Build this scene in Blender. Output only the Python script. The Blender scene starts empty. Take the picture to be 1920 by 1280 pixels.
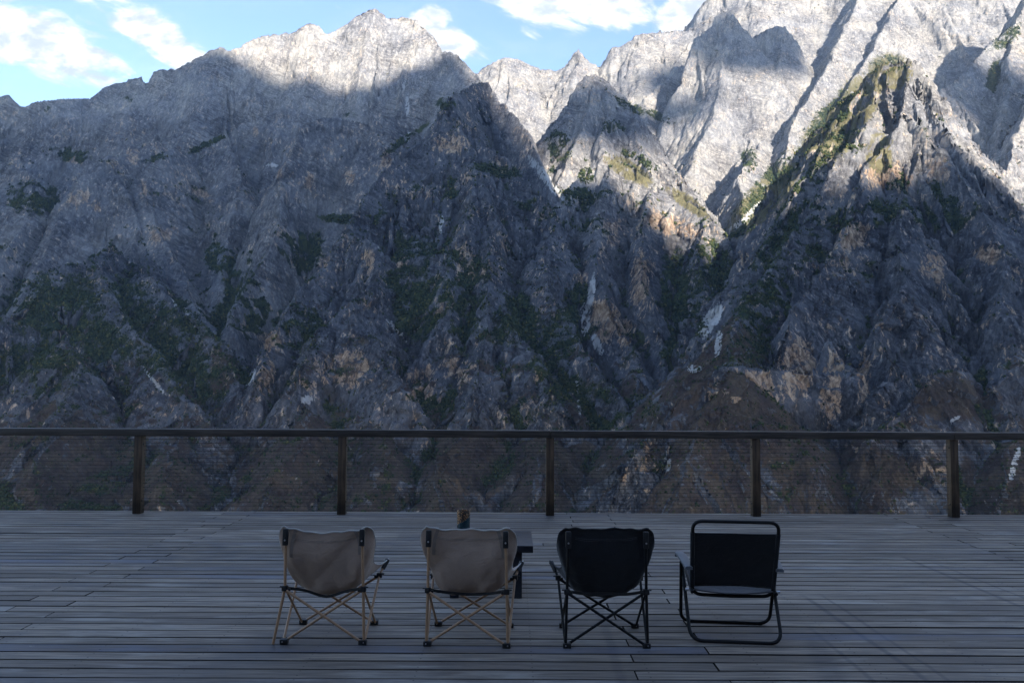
import bpy, bmesh, math, random
import numpy as np
from mathutils import Vector, Matrix
S = bpy.context.scene
COL = S.collection
# ------------------------------------------------------------------ camera, sky, sun, exposure
FPX = 1493.0; CAM_H = 1.63; PITCH = math.radians(3.07); ROLL = math.radians(0.26)
def _cam_axes():
    F = np.array((0, math.cos(PITCH), math.sin(PITCH))); U = np.array((0, -math.sin(PITCH), math.cos(PITCH))); R = np.array((1., 0, 0))
    R2 = R*math.cos(ROLL) + U*math.sin(ROLL); U2 = U*math.cos(ROLL) - R*math.sin(ROLL)
    return R2, U2, F
AX_R, AX_U, AX_F = _cam_axes()
def px2world(px, py, depth):
    """the point that stands `depth` metres ahead of the deck on the line of sight of a photo pixel"""
    d = AX_F + AX_R*(px-960)/FPX + AX_U*(640-py)/FPX
    return np.array((0, 0, CAM_H)) + d*(depth/d[1])

SUN_EL = math.radians(20.0)
SUN_AZ = math.radians(155.0)          # clockwise from the view direction: behind the deck, to the right
cam_d = bpy.data.cameras.new('camera'); cam = bpy.data.objects.new('camera', cam_d); COL.objects.link(cam)
cam_d.sensor_width = 36.0; cam_d.lens = 36.0*FPX/1920; cam_d.clip_start = 0.05; cam_d.clip_end = 60000
M = Matrix(((AX_R[0], AX_U[0], -AX_F[0], 0), (AX_R[1], AX_U[1], -AX_F[1], 0), (AX_R[2], AX_U[2], -AX_F[2], CAM_H), (0, 0, 0, 1)))
cam.matrix_world = M
S.camera = cam
S.render.engine = 'CYCLES'
S.cycles.use_denoising = True; S.cycles.denoising_prefilter = 'ACCURATE'
S.cycles.max_bounces = 6; S.cycles.diffuse_bounces = 3; S.cycles.volume_bounces = 0
S.view_settings.view_transform = 'Standard'; S.view_settings.look = 'None'
S.view_settings.exposure = 2.1; S.view_settings.gamma = 1.0
SUN_DIR = Vector((math.sin(SUN_AZ)*math.cos(SUN_EL), math.cos(SUN_AZ)*math.cos(SUN_EL), math.sin(SUN_EL)))
sd = bpy.data.lights.new('sun', 'SUN'); sd.energy = 4.2; sd.angle = math.radians(0.75); sd.color = (1.0, 0.915, 0.79)
sun = bpy.data.objects.new('sun', sd); COL.objects.link(sun); sun.rotation_euler = SUN_DIR.to_track_quat('Z', 'Y').to_euler()
sun.location = (0, 0, 30)

class NT:
    """small helper to write node trees"""
    def __init__(s, tree): s.t = tree; tree.nodes.clear()
    def n(s, typ, **kw):
        nd = s.t.nodes.new(typ)
        for k, v in kw.items():
            if k == 'ins':
                for kk, vv in v.items(): s.put(nd.inputs[kk], vv)
            else: setattr(nd, k, v)
        return nd
    def put(s, sock, v):
        if isinstance(v, bpy.types.NodeSocket): s.t.links.new(v, sock)
        else: sock.default_value = v
    def math(s, op, a, b=None, c=None, clamp=False):
        nd = s.n('ShaderNodeMath', operation=op, use_clamp=clamp)
        for i, v in enumerate((a, b, c)):
            if v is not None: s.put(nd.inputs[i], v)
        return nd.outputs[0]
    def vmath(s, op, a, b=None):
        nd = s.n('ShaderNodeVectorMath', operation=op); s.put(nd.inputs[0], a)
        if b is not None: s.put(nd.inputs[1], b)
        return nd.outputs[0]
    def ramp(s, v, lo, hi, a=0.0, b=1.0):
        nd = s.n('ShaderNodeMapRange', interpolation_type='SMOOTHSTEP')
        for i, x in enumerate((v, lo, hi, a, b)): s.put(nd.inputs[i], x)
        return nd.outputs[0]
    def mix(s, f, a, b):
        nd = s.n('ShaderNodeMix', data_type='RGBA'); s.put(nd.inputs[0], f); s.put(nd.inputs[6], a); s.put(nd.inputs[7], b)
        return nd.outputs[2]
    def mul(s, a, b):
        nd = s.n('ShaderNodeMix', data_type='RGBA', blend_type='MULTIPLY'); nd.inputs[0].default_value = 1; s.put(nd.inputs[6], a); s.put(nd.inputs[7], b)
        return nd.outputs[2]
    def noise(s, vec, scale=1.0, detail=4.0, rough=0.55, dist=0.0, out=0):
        nd = s.n('ShaderNodeTexNoise'); s.put(nd.inputs['Vector'], vec); nd.inputs['Scale'].default_value = scale
        nd.inputs['Detail'].default_value = detail; nd.inputs['Roughness'].default_value = rough; nd.inputs['Distortion'].default_value = dist
        return nd.outputs[out]
    def scale(s, vec, sc, loc=(0, 0, 0)):
        nd = s.n('ShaderNodeMapping'); s.put(nd.inputs[0], vec); nd.inputs['Scale'].default_value = sc; nd.inputs['Location'].default_value = loc
        return nd.outputs[0]
def rgb(r, g, b): return (r, g, b, 1.0)

W = bpy.data.worlds.new('World'); S.world = W; W.use_nodes = True
nt = NT(W.node_tree)
sky = nt.n('ShaderNodeTexSky', sky_type='NISHITA', sun_disc=False, sun_elevation=SUN_EL, sun_rotation=SUN_AZ, altitude=2200.0, air_density=1.0, dust_density=0.7, ozone_density=1.0)
tc = nt.n('ShaderNodeTexCoord')
sep = nt.n('ShaderNodeSeparateXYZ', ins={0: tc.outputs['Generated']})
dy = nt.math('MAXIMUM', sep.outputs[1], 0.05)
cx = nt.math('DIVIDE', sep.outputs[0], dy); cz = nt.math('DIVIDE', sep.outputs[2], dy)
cvec = nt.n('ShaderNodeCombineXYZ', ins={0: cx, 1: cz}).outputs[0]
def sky_tan(px, py):
    d = AX_F + AX_R*(px-960)/FPX + AX_U*(640-py)/FPX
    return d[0]/d[1], d[2]/d[1]
# cloud banks: photo pixel centre, half sizes, tilt (degrees), weight
CLOUDS = [(70,85,180,70,-14,.95), (300,75,170,42,-33,.92), (180,0,230,36,-24,.62), (100,30,120,30,-20,.5), (20,20,120,60,0,.3), (800,45,42,32,0,1.25), (848,82,54,34,-10,1.25), (895,95,40,40,0,.45),
          (1090,8,170,50,-6,1.05), (1085,62,70,22,10,.3), (1010,60,45,22,0,.45), (1300,25,80,52,20,1.4), (1500,-30,260,60,0,1.0), (1240,-40,120,40,0,.4), (600,8,280,16,-4,.22), (-200,60,200,90,0,.9)]
acc = None
for (px, py, rx, ry, ang, wt) in CLOUDS:
    X0, Z0 = sky_tan(px, py)
    mp = nt.n('ShaderNodeMapping', vector_type='TEXTURE'); nt.put(mp.inputs[0], cvec)
    mp.inputs['Location'].default_value = (X0, Z0, 0); mp.inputs['Rotation'].default_value = (0, 0, math.radians(ang)); mp.inputs['Scale'].default_value = (rx/FPX*1.05, ry/FPX*1.05, 1)
    ln = nt.n('ShaderNodeVectorMath', operation='LENGTH', ins={0: mp.outputs[0]}).outputs['Value']
    e = nt.math('MULTIPLY', nt.ramp(ln, 0.15, 1.5, 1.0, 0.0), wt)
    acc = e if acc is None else nt.math('MAXIMUM', acc, e)
_r = nt.n('ShaderNodeVectorRotate', rotation_type='Z_AXIS', ins={'Vector': cvec, 'Angle': math.radians(22)}); crot = _r.outputs[0]
n1 = nt.noise(nt.scale(crot, (11, 27, 1), (0.3, 0.2, 0)), 1.0, 9, 0.64, 0.5)
n2 = nt.noise(nt.scale(cvec, (26, 44, 1), (4.3, 1.2, 0)), 1.0, 7, 0.6, 0.2)
dens = nt.math('ADD', nt.math('MULTIPLY', acc, 0.95), nt.math('MULTIPLY', nt.math('SUBTRACT', n1, 0.5), 2.1))
cmask = nt.math('MULTIPLY', nt.ramp(dens, 0.27, .74), nt.ramp(acc, 0.02, 0.25))
veil = nt.math('MULTIPLY', nt.ramp(nt.noise(nt.scale(cvec, (4, 9, 1)), 1.0, 6, .6, .4), .4, .75), 0.16)
cmask = nt.math('MAXIMUM', cmask, nt.math('MULTIPLY', veil, nt.ramp(sep.outputs[1], 0.1, 0.4)))
ccol = nt.mix(nt.ramp(n2, 0.36, 0.60), rgb(.58, .65, .77), rgb(1.0, .985, .96))
bg1 = nt.n('ShaderNodeBackground', ins={0: nt.mul(sky.outputs[0], rgb(1.0, 1.02, 1.10)), 1: 0.085})
bg2 = nt.n('ShaderNodeBackground', ins={0: ccol, 1: 0.35})
mixs = nt.n('ShaderNodeMixShader', ins={0: cmask, 1: bg1.outputs[0], 2: bg2.outputs[0]})
nt.n('ShaderNodeOutputWorld', ins={0: mixs.outputs[0]})
W.cycles.sampling_method = 'MANUAL'; W.cycles.sample_map_resolution = 512

# ------------------------------------------------------------------ helpers
def tag(o, label=None, cat=None, group=None, kind=None):
    if label: o['label'] = label
    if cat: o['category'] = cat
    if group: o['group'] = group
    if kind: o['kind'] = kind
    return o
def empty(name, loc, rz=0.0):
    o = bpy.data.objects.new(name, None); COL.objects.link(o); o.location = loc; o.rotation_euler = (0, 0, rz); o.empty_display_size = .1
    return o
def np_mesh(name, V, Fq, mat, tris=False):
    me = bpy.data.meshes.new(name); V = np.ascontiguousarray(V, np.float32); Fq = np.ascontiguousarray(Fq, np.int32)
    k = Fq.shape[1]
    me.vertices.add(len(V)); me.vertices.foreach_set('co', V.ravel())
    me.loops.add(Fq.size); me.loops.foreach_set('vertex_index', Fq.ravel())
    me.polygons.add(len(Fq)); me.polygons.foreach_set('loop_start', np.arange(0, Fq.size, k, dtype=np.int32))
    me.update(calc_edges=True); me.materials.append(mat)
    return me
class MB:
    """collects boxes, tubes, sheets; build() links them as ONE mesh object"""
    def __init__(s): s.v = []; s.f = []
    def add(s, vs, fs):
        o = len(s.v); s.v += [tuple(p) for p in vs]; s.f += [tuple(i+o for i in f) for f in fs]
    def box(s, c, size, bev=0.0, mat=None):
        bm = bmesh.new(); bmesh.ops.create_cube(bm, size=1.0)
        for v in bm.verts: v.co = Vector((v.co.x*size[0], v.co.y*size[1], v.co.z*size[2]))
        if bev: bmesh.ops.bevel(bm, geom=bm.edges[:], offset=bev, segments=2, affect='EDGES', profile=.6)
        if mat is not None: bm.transform(mat)
        bmesh.ops.translate(bm, verts=bm.verts, vec=Vector(c))
        bm.verts.index_update(); s.add([v.co for v in bm.verts], [[v.index for v in f.verts] for f in bm.faces]); bm.free()
    def tube(s, pts, r, n=10, cap=True):
        pts = [Vector(p) for p in pts]; rings = []; up = None
        for i, p in enumerate(pts):
            d = (pts[min(i+1, len(pts)-1)] - pts[max(i-1, 0)]).normalized()
            if up is None: up = d.orthogonal().normalized()
            else: up = (up - d*up.dot(d)).normalized()
            sd_ = d.cross(up); rr = r[i] if isinstance(r, (list, tuple)) else r
            rings.append([p + (up*math.cos(a) + sd_*math.sin(a))*rr for a in [2*math.pi*k/n for k in range(n)]])
        vs = [q for ring in rings for q in ring]; fs = []
        for i in range(len(pts)-1):
            for k in range(n): fs.append((i*n+k, i*n+(k+1) % n, (i+1)*n+(k+1) % n, (i+1)*n+k))
        if cap: fs.append(tuple(range(n-1, -1, -1))); fs.append(tuple((len(pts)-1)*n+k for k in range(n)))
        s.add(vs, fs)
    def lathe(s, prof, n=32):
        vs = []; fs = []
        for (r, z) in prof: vs += [(r*math.cos(2*math.pi*k/n), r*math.sin(2*math.pi*k/n), z) for k in range(n)]
        for i in range(len(prof)-1):
            for k in range(n): fs.append((i*n+k, i*n+(k+1) % n, (i+1)*n+(k+1) % n, (i+1)*n+k))
        fs.append(tuple(range(n-1, -1, -1))); fs.append(tuple((len(prof)-1)*n+k for k in range(n)))
        s.add(vs, fs)
    def build(s, name, mat, parent=None, smooth=True, loc=None):
        me = bpy.data.meshes.new(name); me.from_pydata(s.v, [], s.f); me.materials.append(mat); me.update()
        if smooth:
            me.shade_smooth(); me.set_sharp_from_angle(angle=math.radians(38))
        o = bpy.data.objects.new(name, me); COL.objects.link(o)
        if parent: o.parent = parent
        if loc: o.location = loc
        return o
def bezier(pts, n=10):
    """Catmull-Rom through the points"""
    P = [Vector(p) for p in pts]; P = [P[0]*2-P[1]] + P + [P[-1]*2-P[-2]]; out = []
    for i in range(1, len(P)-2):
        for k in range(n):
            t = k/n; a, b, c, d = P[i-1:i+3]
            out.append(0.5*((2*b) + (c-a)*t + (2*a-5*b+4*c-d)*t*t + (3*b-a-3*c+d)*t*t*t))
    out.append(P[-2]); return out
def round_path(pts, rad, n=6):
    """polyline with rounded corners"""
    P = [Vector(p) for p in pts]; out = [P[0]]
    for i in range(1, len(P)-1):
        a = (P[i-1]-P[i]); b = (P[i+1]-P[i]); r = min(rad, a.length*.49, b.length*.49)
        p0 = P[i]+a.normalized()*r; p1 = P[i]+b.normalized()*r
        for k in range(n+1):
            t = k/n; out.append(p0*(1-t)**2 + P[i]*2*t*(1-t) + p1*t*t)
    out.append(P[-1]); return out
def new_mat(name):
    m = bpy.data.materials.new(name); m.use_nodes = True; return m, NT(m.node_tree)
def principled(nt, col, rough=.6, normal=None, spec=.5, metal=0.0, **kw):
    b = nt.n('ShaderNodeBsdfPrincipled'); nt.put(b.inputs['Base Color'], col); nt.put(b.inputs['Roughness'], rough)
    b.inputs['Specular IOR Level'].default_value = spec; b.inputs['Metallic'].default_value = metal
    if normal is not None: nt.put(b.inputs['Normal'], normal)
    for k, v in kw.items(): nt.put(b.inputs[k], v)
    nt.n('ShaderNodeOutputMaterial', ins={0: b.outputs[0]}); return b
def bump(nt, h, dist, strength=1.0):
    return nt.n('ShaderNodeBump', ins={'Height': h, 'Distance': dist, 'Strength': strength}).outputs[0]

# ------------------------------------------------------------------ the gorge wall: terrain
F32 = np.float32
def _hash2(ix, iy, seed):
    h = (ix.astype(np.int64) * 374761393 + iy.astype(np.int64) * 668265263 + seed * 974711) & 0xFFFFFFFF
    h = ((h ^ (h >> 13)) * 1274126177) & 0xFFFFFFFF
    return h ^ (h >> 16)
_rg = np.random.RandomState(7)
_PERM = _rg.permutation(4096).astype(np.int32)
_G2 = np.stack([np.cos(np.linspace(0, 2*np.pi, 4096, endpoint=False)), np.sin(np.linspace(0, 2*np.pi, 4096, endpoint=False))], 1).astype(F32)
_g3 = _rg.normal(size=(4096, 3)); _G3 = (_g3 / np.linalg.norm(_g3, axis=1, keepdims=True)).astype(F32)
_R1 = _rg.rand(4096).astype(F32); _R2 = _rg.rand(4096).astype(F32)
def _h2(ix, iy, seed=0):
    return _PERM[(_PERM[(ix + seed * 37) & 4095] + iy) & 4095]
def perlin2(x, y, seed=0):
    ix = np.floor(x).astype(np.int32); iy = np.floor(y).astype(np.int32)
    fx = (x - ix).astype(F32); fy = (y - iy).astype(F32)
    u = fx*fx*fx*(fx*(fx*6-15)+10); v = fy*fy*fy*(fy*(fy*6-15)+10)
    def c(dx, dy):
        g = _G2[_h2(ix+dx, iy+dy, seed)]
        return g[..., 0]*(fx-dx) + g[..., 1]*(fy-dy)
    a = c(0, 0); b = c(1, 0); a += u*(b-a)
    d = c(0, 1); e = c(1, 1); d += u*(e-d)
    return (a + v*(d-a)) * 1.5
def perlin3(x, y, z, seed=0):
    ix = np.floor(x).astype(np.int32); iy = np.floor(y).astype(np.int32); iz = np.floor(z).astype(np.int32)
    fx = (x-ix).astype(F32); fy = (y-iy).astype(F32); fz = (z-iz).astype(F32)
    u = fx*fx*(3-2*fx); v = fy*fy*(3-2*fy); w = fz*fz*(3-2*fz)
    def c(dx, dy, dz):
        g = _G3[_PERM[(_h2(ix+dx, iy+dy, seed) + iz + dz) & 4095]]
        return g[..., 0]*(fx-dx) + g[..., 1]*(fy-dy) + g[..., 2]*(fz-dz)
    a = c(0,0,0); a += u*(c(1,0,0)-a); b = c(0,1,0); b += u*(c(1,1,0)-b); a += v*(b-a)
    d = c(0,0,1); d += u*(c(1,0,1)-d); e = c(0,1,1); e += u*(c(1,1,1)-e); d += v*(e-d)
    return (a + w*(d-a)) * 1.5
def fbm2(x, y, octs, seed=0, gain=.5):
    s = 0; a = 1.0
    for o in range(octs):
        s = s + a*perlin2(x, y, seed+o); x = x*2.03+13.1; y = y*2.03-7.7; a *= gain
    return s
def facet3(x, y, z, seed=0):
    """broken rock: every cell is a tilted plane of its own, with a step to its neighbours"""
    bx = np.floor(x-F32(.5)).astype(np.int32); by = np.floor(y-F32(.5)).astype(np.int32); bz = np.floor(z-F32(.5)).astype(np.int32)
    best = np.full(x.shape, 9, F32); val = np.zeros(x.shape, F32)
    for i in (0, 1):
        for j in (0, 1):
            for k in (0, 1):
                h = _PERM[(_h2(bx+i, by+j, seed) + bz + k) & 4095]
                dx = x-(bx+i)-(F32(.15)+F32(.7)*_R1[h]); dy = y-(by+j)-(F32(.15)+F32(.7)*_R2[h]); dz = z-(bz+k)-(F32(.15)+F32(.7)*_R1[(h+1234) & 4095])
                d = dx*dx+dy*dy+dz*dz
                up = d < best
                g = _G3[h]
                val = np.where(up, g[..., 0]*dx+g[..., 1]*dy+g[..., 2]*dz + F32(.55)*(_R2[(h+777) & 4095]-F32(.5)), val)
                best = np.where(up, d, best)
    return val
def blur(a, r, c):
    """box blur over 2r+1 rows and 2c+1 columns"""
    for ax, k in ((0, r), (1, c)):
        p = np.pad(a, [(k+1, k) if q == ax else (0, 0) for q in (0, 1)], mode='edge').cumsum(axis=ax, dtype=np.float64)
        a = ((np.take(p, range(2*k+1, p.shape[ax]), ax) - np.take(p, range(0, p.shape[ax]-2*k-1), ax))/(2*k+1)).astype(F32)
    return a
def sstep(a, b, x):
    t = np.clip((x-a)/(b-a), 0, 1); return t*t*(3-2*t)

# ridge lines of the far wall: (pixel x, pixel y, depth in metres), slope of the flanks, mass it belongs to
RIDGES = [
 # 0 the left massif
 ('left', 1.9, [(-260,235,4000),(-120,190,4050),(0,182,4100),(25,180,4100),(48,202,4100),(75,190,4100),(130,184,4150),(165,186,4200),(205,155,4250),(265,141,4250),(274,160,4250),(290,131,4280),(335,128,4300),(380,104,4300),(412,87,4300),(430,97,4300),(455,85,4350),(500,66,4400),(545,60,4400),(575,46,4400),(600,50,4400),(618,63,4400),(645,50,4450),(668,30,4450),(700,13,4450),(725,32,4450),(752,26,4450),(775,34,4400),(800,57,4350),(828,96,4250),(855,104,4150),(885,132,4050),(905,155,3950),(925,180,3850),(960,215,3700),(985,245,3600),(1000,270,3500),(1015,315,3350),(1037,362,3200)]),
 # faces that stand out of the massif
 ('left', 2.3, [(690,228,3640),(640,222,3600),(600,222,3560),(572,238,3520),(548,288,3420),(527,340,3330),(518,400,3200),(500,470,3050),(462,540,2880),(432,600,2700)]),
 ('left', 1.7, [(760,215,3680),(700,228,3600),(720,330,3420),(700,420,3200)]),
 ('left', 1.6, [(285,245,3760),(240,290,3640),(207,292,3560),(160,330,3480),(120,400,3330),(90,480,3150),(60,560,2950)]),
 ('left', 1.6, [(330,270,3760),(300,290,3600),(262,330,3540),(300,420,3350),(330,500,3150),(360,560,2950),(410,620,2750)]),
 ('left', 1.7, [(207,292,3560),(240,350,3460),(260,420,3350),(250,520,3120)]),
 ('left', 1.5, [(-60,270,3700),(10,310,3560),(60,330,3480),(40,420,3300),(-20,520,3000),(-80,640,2700)]),
 ('left', 1.6, [(420,250,3900),(455,330,3700),(430,420,3500),(410,520,3200)]),
 # the low spurs on the left
 ('spur', 1.25, [(205,450,3100),(165,488,2850),(120,500,2750),(60,560,2600),(0,600,2500),(-90,660,2350)]),
 ('spur', 1.25, [(165,488,2850),(215,560,2650),(270,640,2450),(330,720,2250),(400,790,2050)]),
 ('spur', 1.3, [(260,470,3100),(290,520,2850),(350,580,2650),(410,640,2480),(440,700,2330),(455,750,2200)]),
 ('spur', 1.2, [(120,640,2350),(150,700,2200),(120,770,2000),(60,830,1850)]),
 # 1 the middle buttress
 ('middle', 1.75, [(905,155,3950),(870,170,3650),(842,186,3420),(815,232,3320),(788,262,3270),(732,300,3180),(690,368,3050),(655,432,2900),(620,490,2760),(575,535,2620),(540,590,2480),(505,640,2340),(480,700,2180)]),
 ('middle', 1.75, [(842,186,3420),(870,250,3260),(900,330,3080),(920,400,2900)]),
 ('middle', 1.5, [(842,186,3420),(890,240,3360),(935,290,3280),(990,335,3200),(1030,372,3100),(1040,420,2950)]),
 ('middle', 1.6, [(900,300,3180),(870,420,2850),(880,500,2700)]),
 ('middle', 1.7, [(655,432,2900),(720,470,2700),(700,540,2560),(650,590,2420)]),
 ('middle', 1.5, [(690,550,2560),(640,590,2380),(590,620,2280),(560,700,2130)]),
 ('middle', 1.5, [(640,590,2380),(700,640,2250),(755,720,2080)]),
 ('middle', 1.6, [(680,500,2700),(840,470,2720),(835,520,2600),(850,600,2420)]),
 ('middle', 1.5, [(900,420,2880),(920,500,2660),(925,565,2440),(905,640,2280),(885,730,2080)]),
 ('middle', 1.5, [(925,565,2440),(965,630,2300),(1000,690,2150),(1040,760,1980)]),
 ('middle', 1.5, [(1040,420,2950),(1000,470,2780),(1030,560,2550),(1080,640,2350),(1140,720,2120),(1190,790,1930)]),
 # 2 the peak in the middle, behind
 ('peak', 1.6, [(1000,300,3850),(1030,235,3920),(1062,188,3980),(1092,150,4020),(1118,135,4050),(1135,140,4050),(1160,165,4030),(1185,195,4000),(1210,242,3930),(1235,285,3850),(1265,335,3750),(1290,372,3650),(1310,395,3560)]),
 ('peak', 1.9, [(1118,135,4050),(1100,200,3880),(1082,260,3720),(1060,320,3560),(1040,365,3420)]),
 ('peak', 1.9, [(1135,140,4050),(1140,210,3880),(1125,255,3700),(1140,300,3560)]),
 ('peak', 1.8, [(1185,195,4000),(1200,260,3750),(1225,330,3520)]),
 ('peak', 1.7, [(1110,318,3330),(1135,284,3340),(1180,310,3300),(1230,345,3220),(1280,372,3140),(1330,405,3040),(1365,440,2950),(1382,480,2850),(1390,520,2750)]),
 ('peak', 1.7, [(1135,284,3340),(1140,330,3230),(1125,400,3050),(1110,480,2820),(1130,560,2620),(1180,640,2420),(1210,720,2250)]),
 ('peak', 1.5, [(1110,318,3330),(1070,350,3230),(1045,372,3180)]),
 ('peak', 1.7, [(1230,345,3220),(1200,430,2980),(1210,520,2750),(1240,620,2500),(1260,700,2330)]),
 ('peak', 1.7, [(1330,405,3040),(1300,480,2850),(1330,560,2650),(1320,640,2450),(1290,690,2330)]),
 # 3 the far peaks
 ('far', 1.4, [(820,170,6000),(880,150,6000),(915,122,6000),(940,108,6000),(968,110,6000),(1000,122,6050),(1020,128,6050),(1042,133,6100),(1062,118,6100),(1085,90,6100),(1105,116,6100),(1125,124,6100),(1150,88,6100),(1165,90,6100),(1190,72,6100),(1240,57,6100),(1290,57,6150),(1310,70,6150),(1340,-20,6300),(1400,-90,6400),(1500,-60,6400),(1600,-120,6400),(1700,-160,6300),(1800,-150,6100),(1900,-90,5800),(2000,-60,5400),(2100,-40,5200)]),
 ('far', 2.3, [(1240,260,5050),(1270,160,5200),(1308,66,5330),(1330,55,5350),(1345,32,5380),(1370,18,5400),(1385,48,5400),(1402,80,5400),(1430,62,5380),(1452,54,5380),(1475,52,5380),(1495,80,5350),(1512,120,5300),(1530,160,5200)]),
 ('far', 1.6, [(1370,18,5400),(1350,160,5000),(1330,230,4800),(1300,300,4600),(1270,350,4450)]),
 ('far', 1.6, [(1460,54,5380),(1450,180,5000),(1400,280,4700),(1370,330,4450),(1330,400,4100)]),
 ('far', 1.5, [(1640,-60,5900),(1580,60,5400),(1550,130,5000),(1500,200,4700),(1470,290,4300)]),
 ('far', 1.6, [(1720,-60,5700),(1640,80,5200),(1590,160,4800),(1560,230,4500)]),
 ('far', 1.5, [(1440,260,4600),(1410,290,4300),(1390,330,4050),(1400,390,3700),(1395,420,3500)]),
 ('far', 1.6, [(1950,-40,4700),(1890,50,4450),(1850,90,4300),(1800,140,4100),(1760,170,4000),(1740,260,3800)]),
 ('far', 1.7, [(1890,50,4450),(1900,150,4000),(1880,240,3750),(1860,330,3500)]),
 ('far', 1.7, [(2150,0,4200),(1990,110,3750),(1930,180,3550),(1900,280,3350),(1880,350,3200)]),
 ('far', 1.5, [(1300,60,6150),(1250,150,5700),(1210,180,5500),(1225,260,5000),(1245,330,4700)]),
 # 4 the pyramid on the right
 ('pyramid', 1.75, [(1375,445,2950),(1420,385,2920),(1462,325,2900),(1505,268,2880),(1555,205,2850),(1600,165,2800),(1632,128,2760),(1650,113,2740),(1692,113,2720),(1712,122,2710),(1745,155,2680),(1790,210,2620),(1830,272,2550),(1870,328,2470),(1925,395,2380),(2000,480,2250),(2100,560,2100)]),
 ('pyramid', 1.9, [(1700,116,2720),(1702,150,2640),(1692,200,2560),(1660,270,2440),(1620,330,2340),(1590,400,2220),(1555,470,2110),(1500,560,1980),(1470,640,1870),(1440,690,1800)]),
 ('pyramid', 1.8, [(1692,200,2560),(1740,260,2440),(1800,330,2330),(1850,400,2220),(1880,480,2100),(1890,560,1980),(1930,660,1860)]),
 ('pyramid', 1.8, [(1660,270,2440),(1690,340,2320),(1700,380,2240),(1680,450,2120),(1690,540,1990),(1640,620,1880)]),
 ('pyramid', 1.5, [(1600,170,2800),(1560,250,2700),(1500,340,2600),(1450,420,2500),(1400,500,2380)]),
 ('pyramid', 1.7, [(1640,125,2760),(1630,200,2620),(1600,260,2520),(1540,350,2400),(1490,420,2300),(1440,500,2200),(1390,560,2100),(1380,620,2000)]),
 ('pyramid', 1.6, [(1440,690,1800),(1405,690,1760),(1375,678,1720),(1340,700,1690),(1300,735,1650),(1250,785,1600),(1200,840,1540)]),
 ('pyramid', 2.4, [(1560,640,1840),(1600,700,1740),(1520,690,1740),(1440,690,1720),(1375,690,1690)]),
 ('pyramid', 2.2, [(1640,620,1880),(1700,690,1760),(1640,740,1680)]),
 ('pyramid', 1.2, [(1820,690,1780),(1760,700,1740),(1700,760,1640),(1620,840,1520)]),
 ('pyramid', 1.6, [(1930,660,1860),(1860,720,1740),(1900,800,1600)]),
 # dry spurs at the foot
 ('foot', .8, [(575,765,2080),(565,820,1900),(535,880,1740),(505,960,1560)]),
 ('foot', .8, [(885,780,2040),(850,840,1850),(815,900,1690),(830,970,1560)]),
 ('foot', .8, [(130,790,1980),(85,860,1790),(70,960,1560)]),
 ('foot', .8, [(345,800,2050),(325,860,1850),(300,970,1580)]),
 ('foot', .8, [(1035,800,1950),(1025,860,1780),(985,950,1580)]),
 ('foot', .8, [(715,800,2020),(725,850,1830),(680,930,1630)]),
 ('foot', .9, [(1375,690,1700),(1330,770,1600),(1290,850,1510),(1250,960,1420)]),
 ('foot', .9, [(1650,850,1510),(1600,960,1410)]),
 ('foot', .9, [(1900,820,1580),(1850,950,1420)]),
 ('foot', .85, [(1190,820,1900),(1155,870,1750),(1125,960,1580)]),
]
NEAR_Y, FAR_Y = 1180.0, 6900.0

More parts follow.
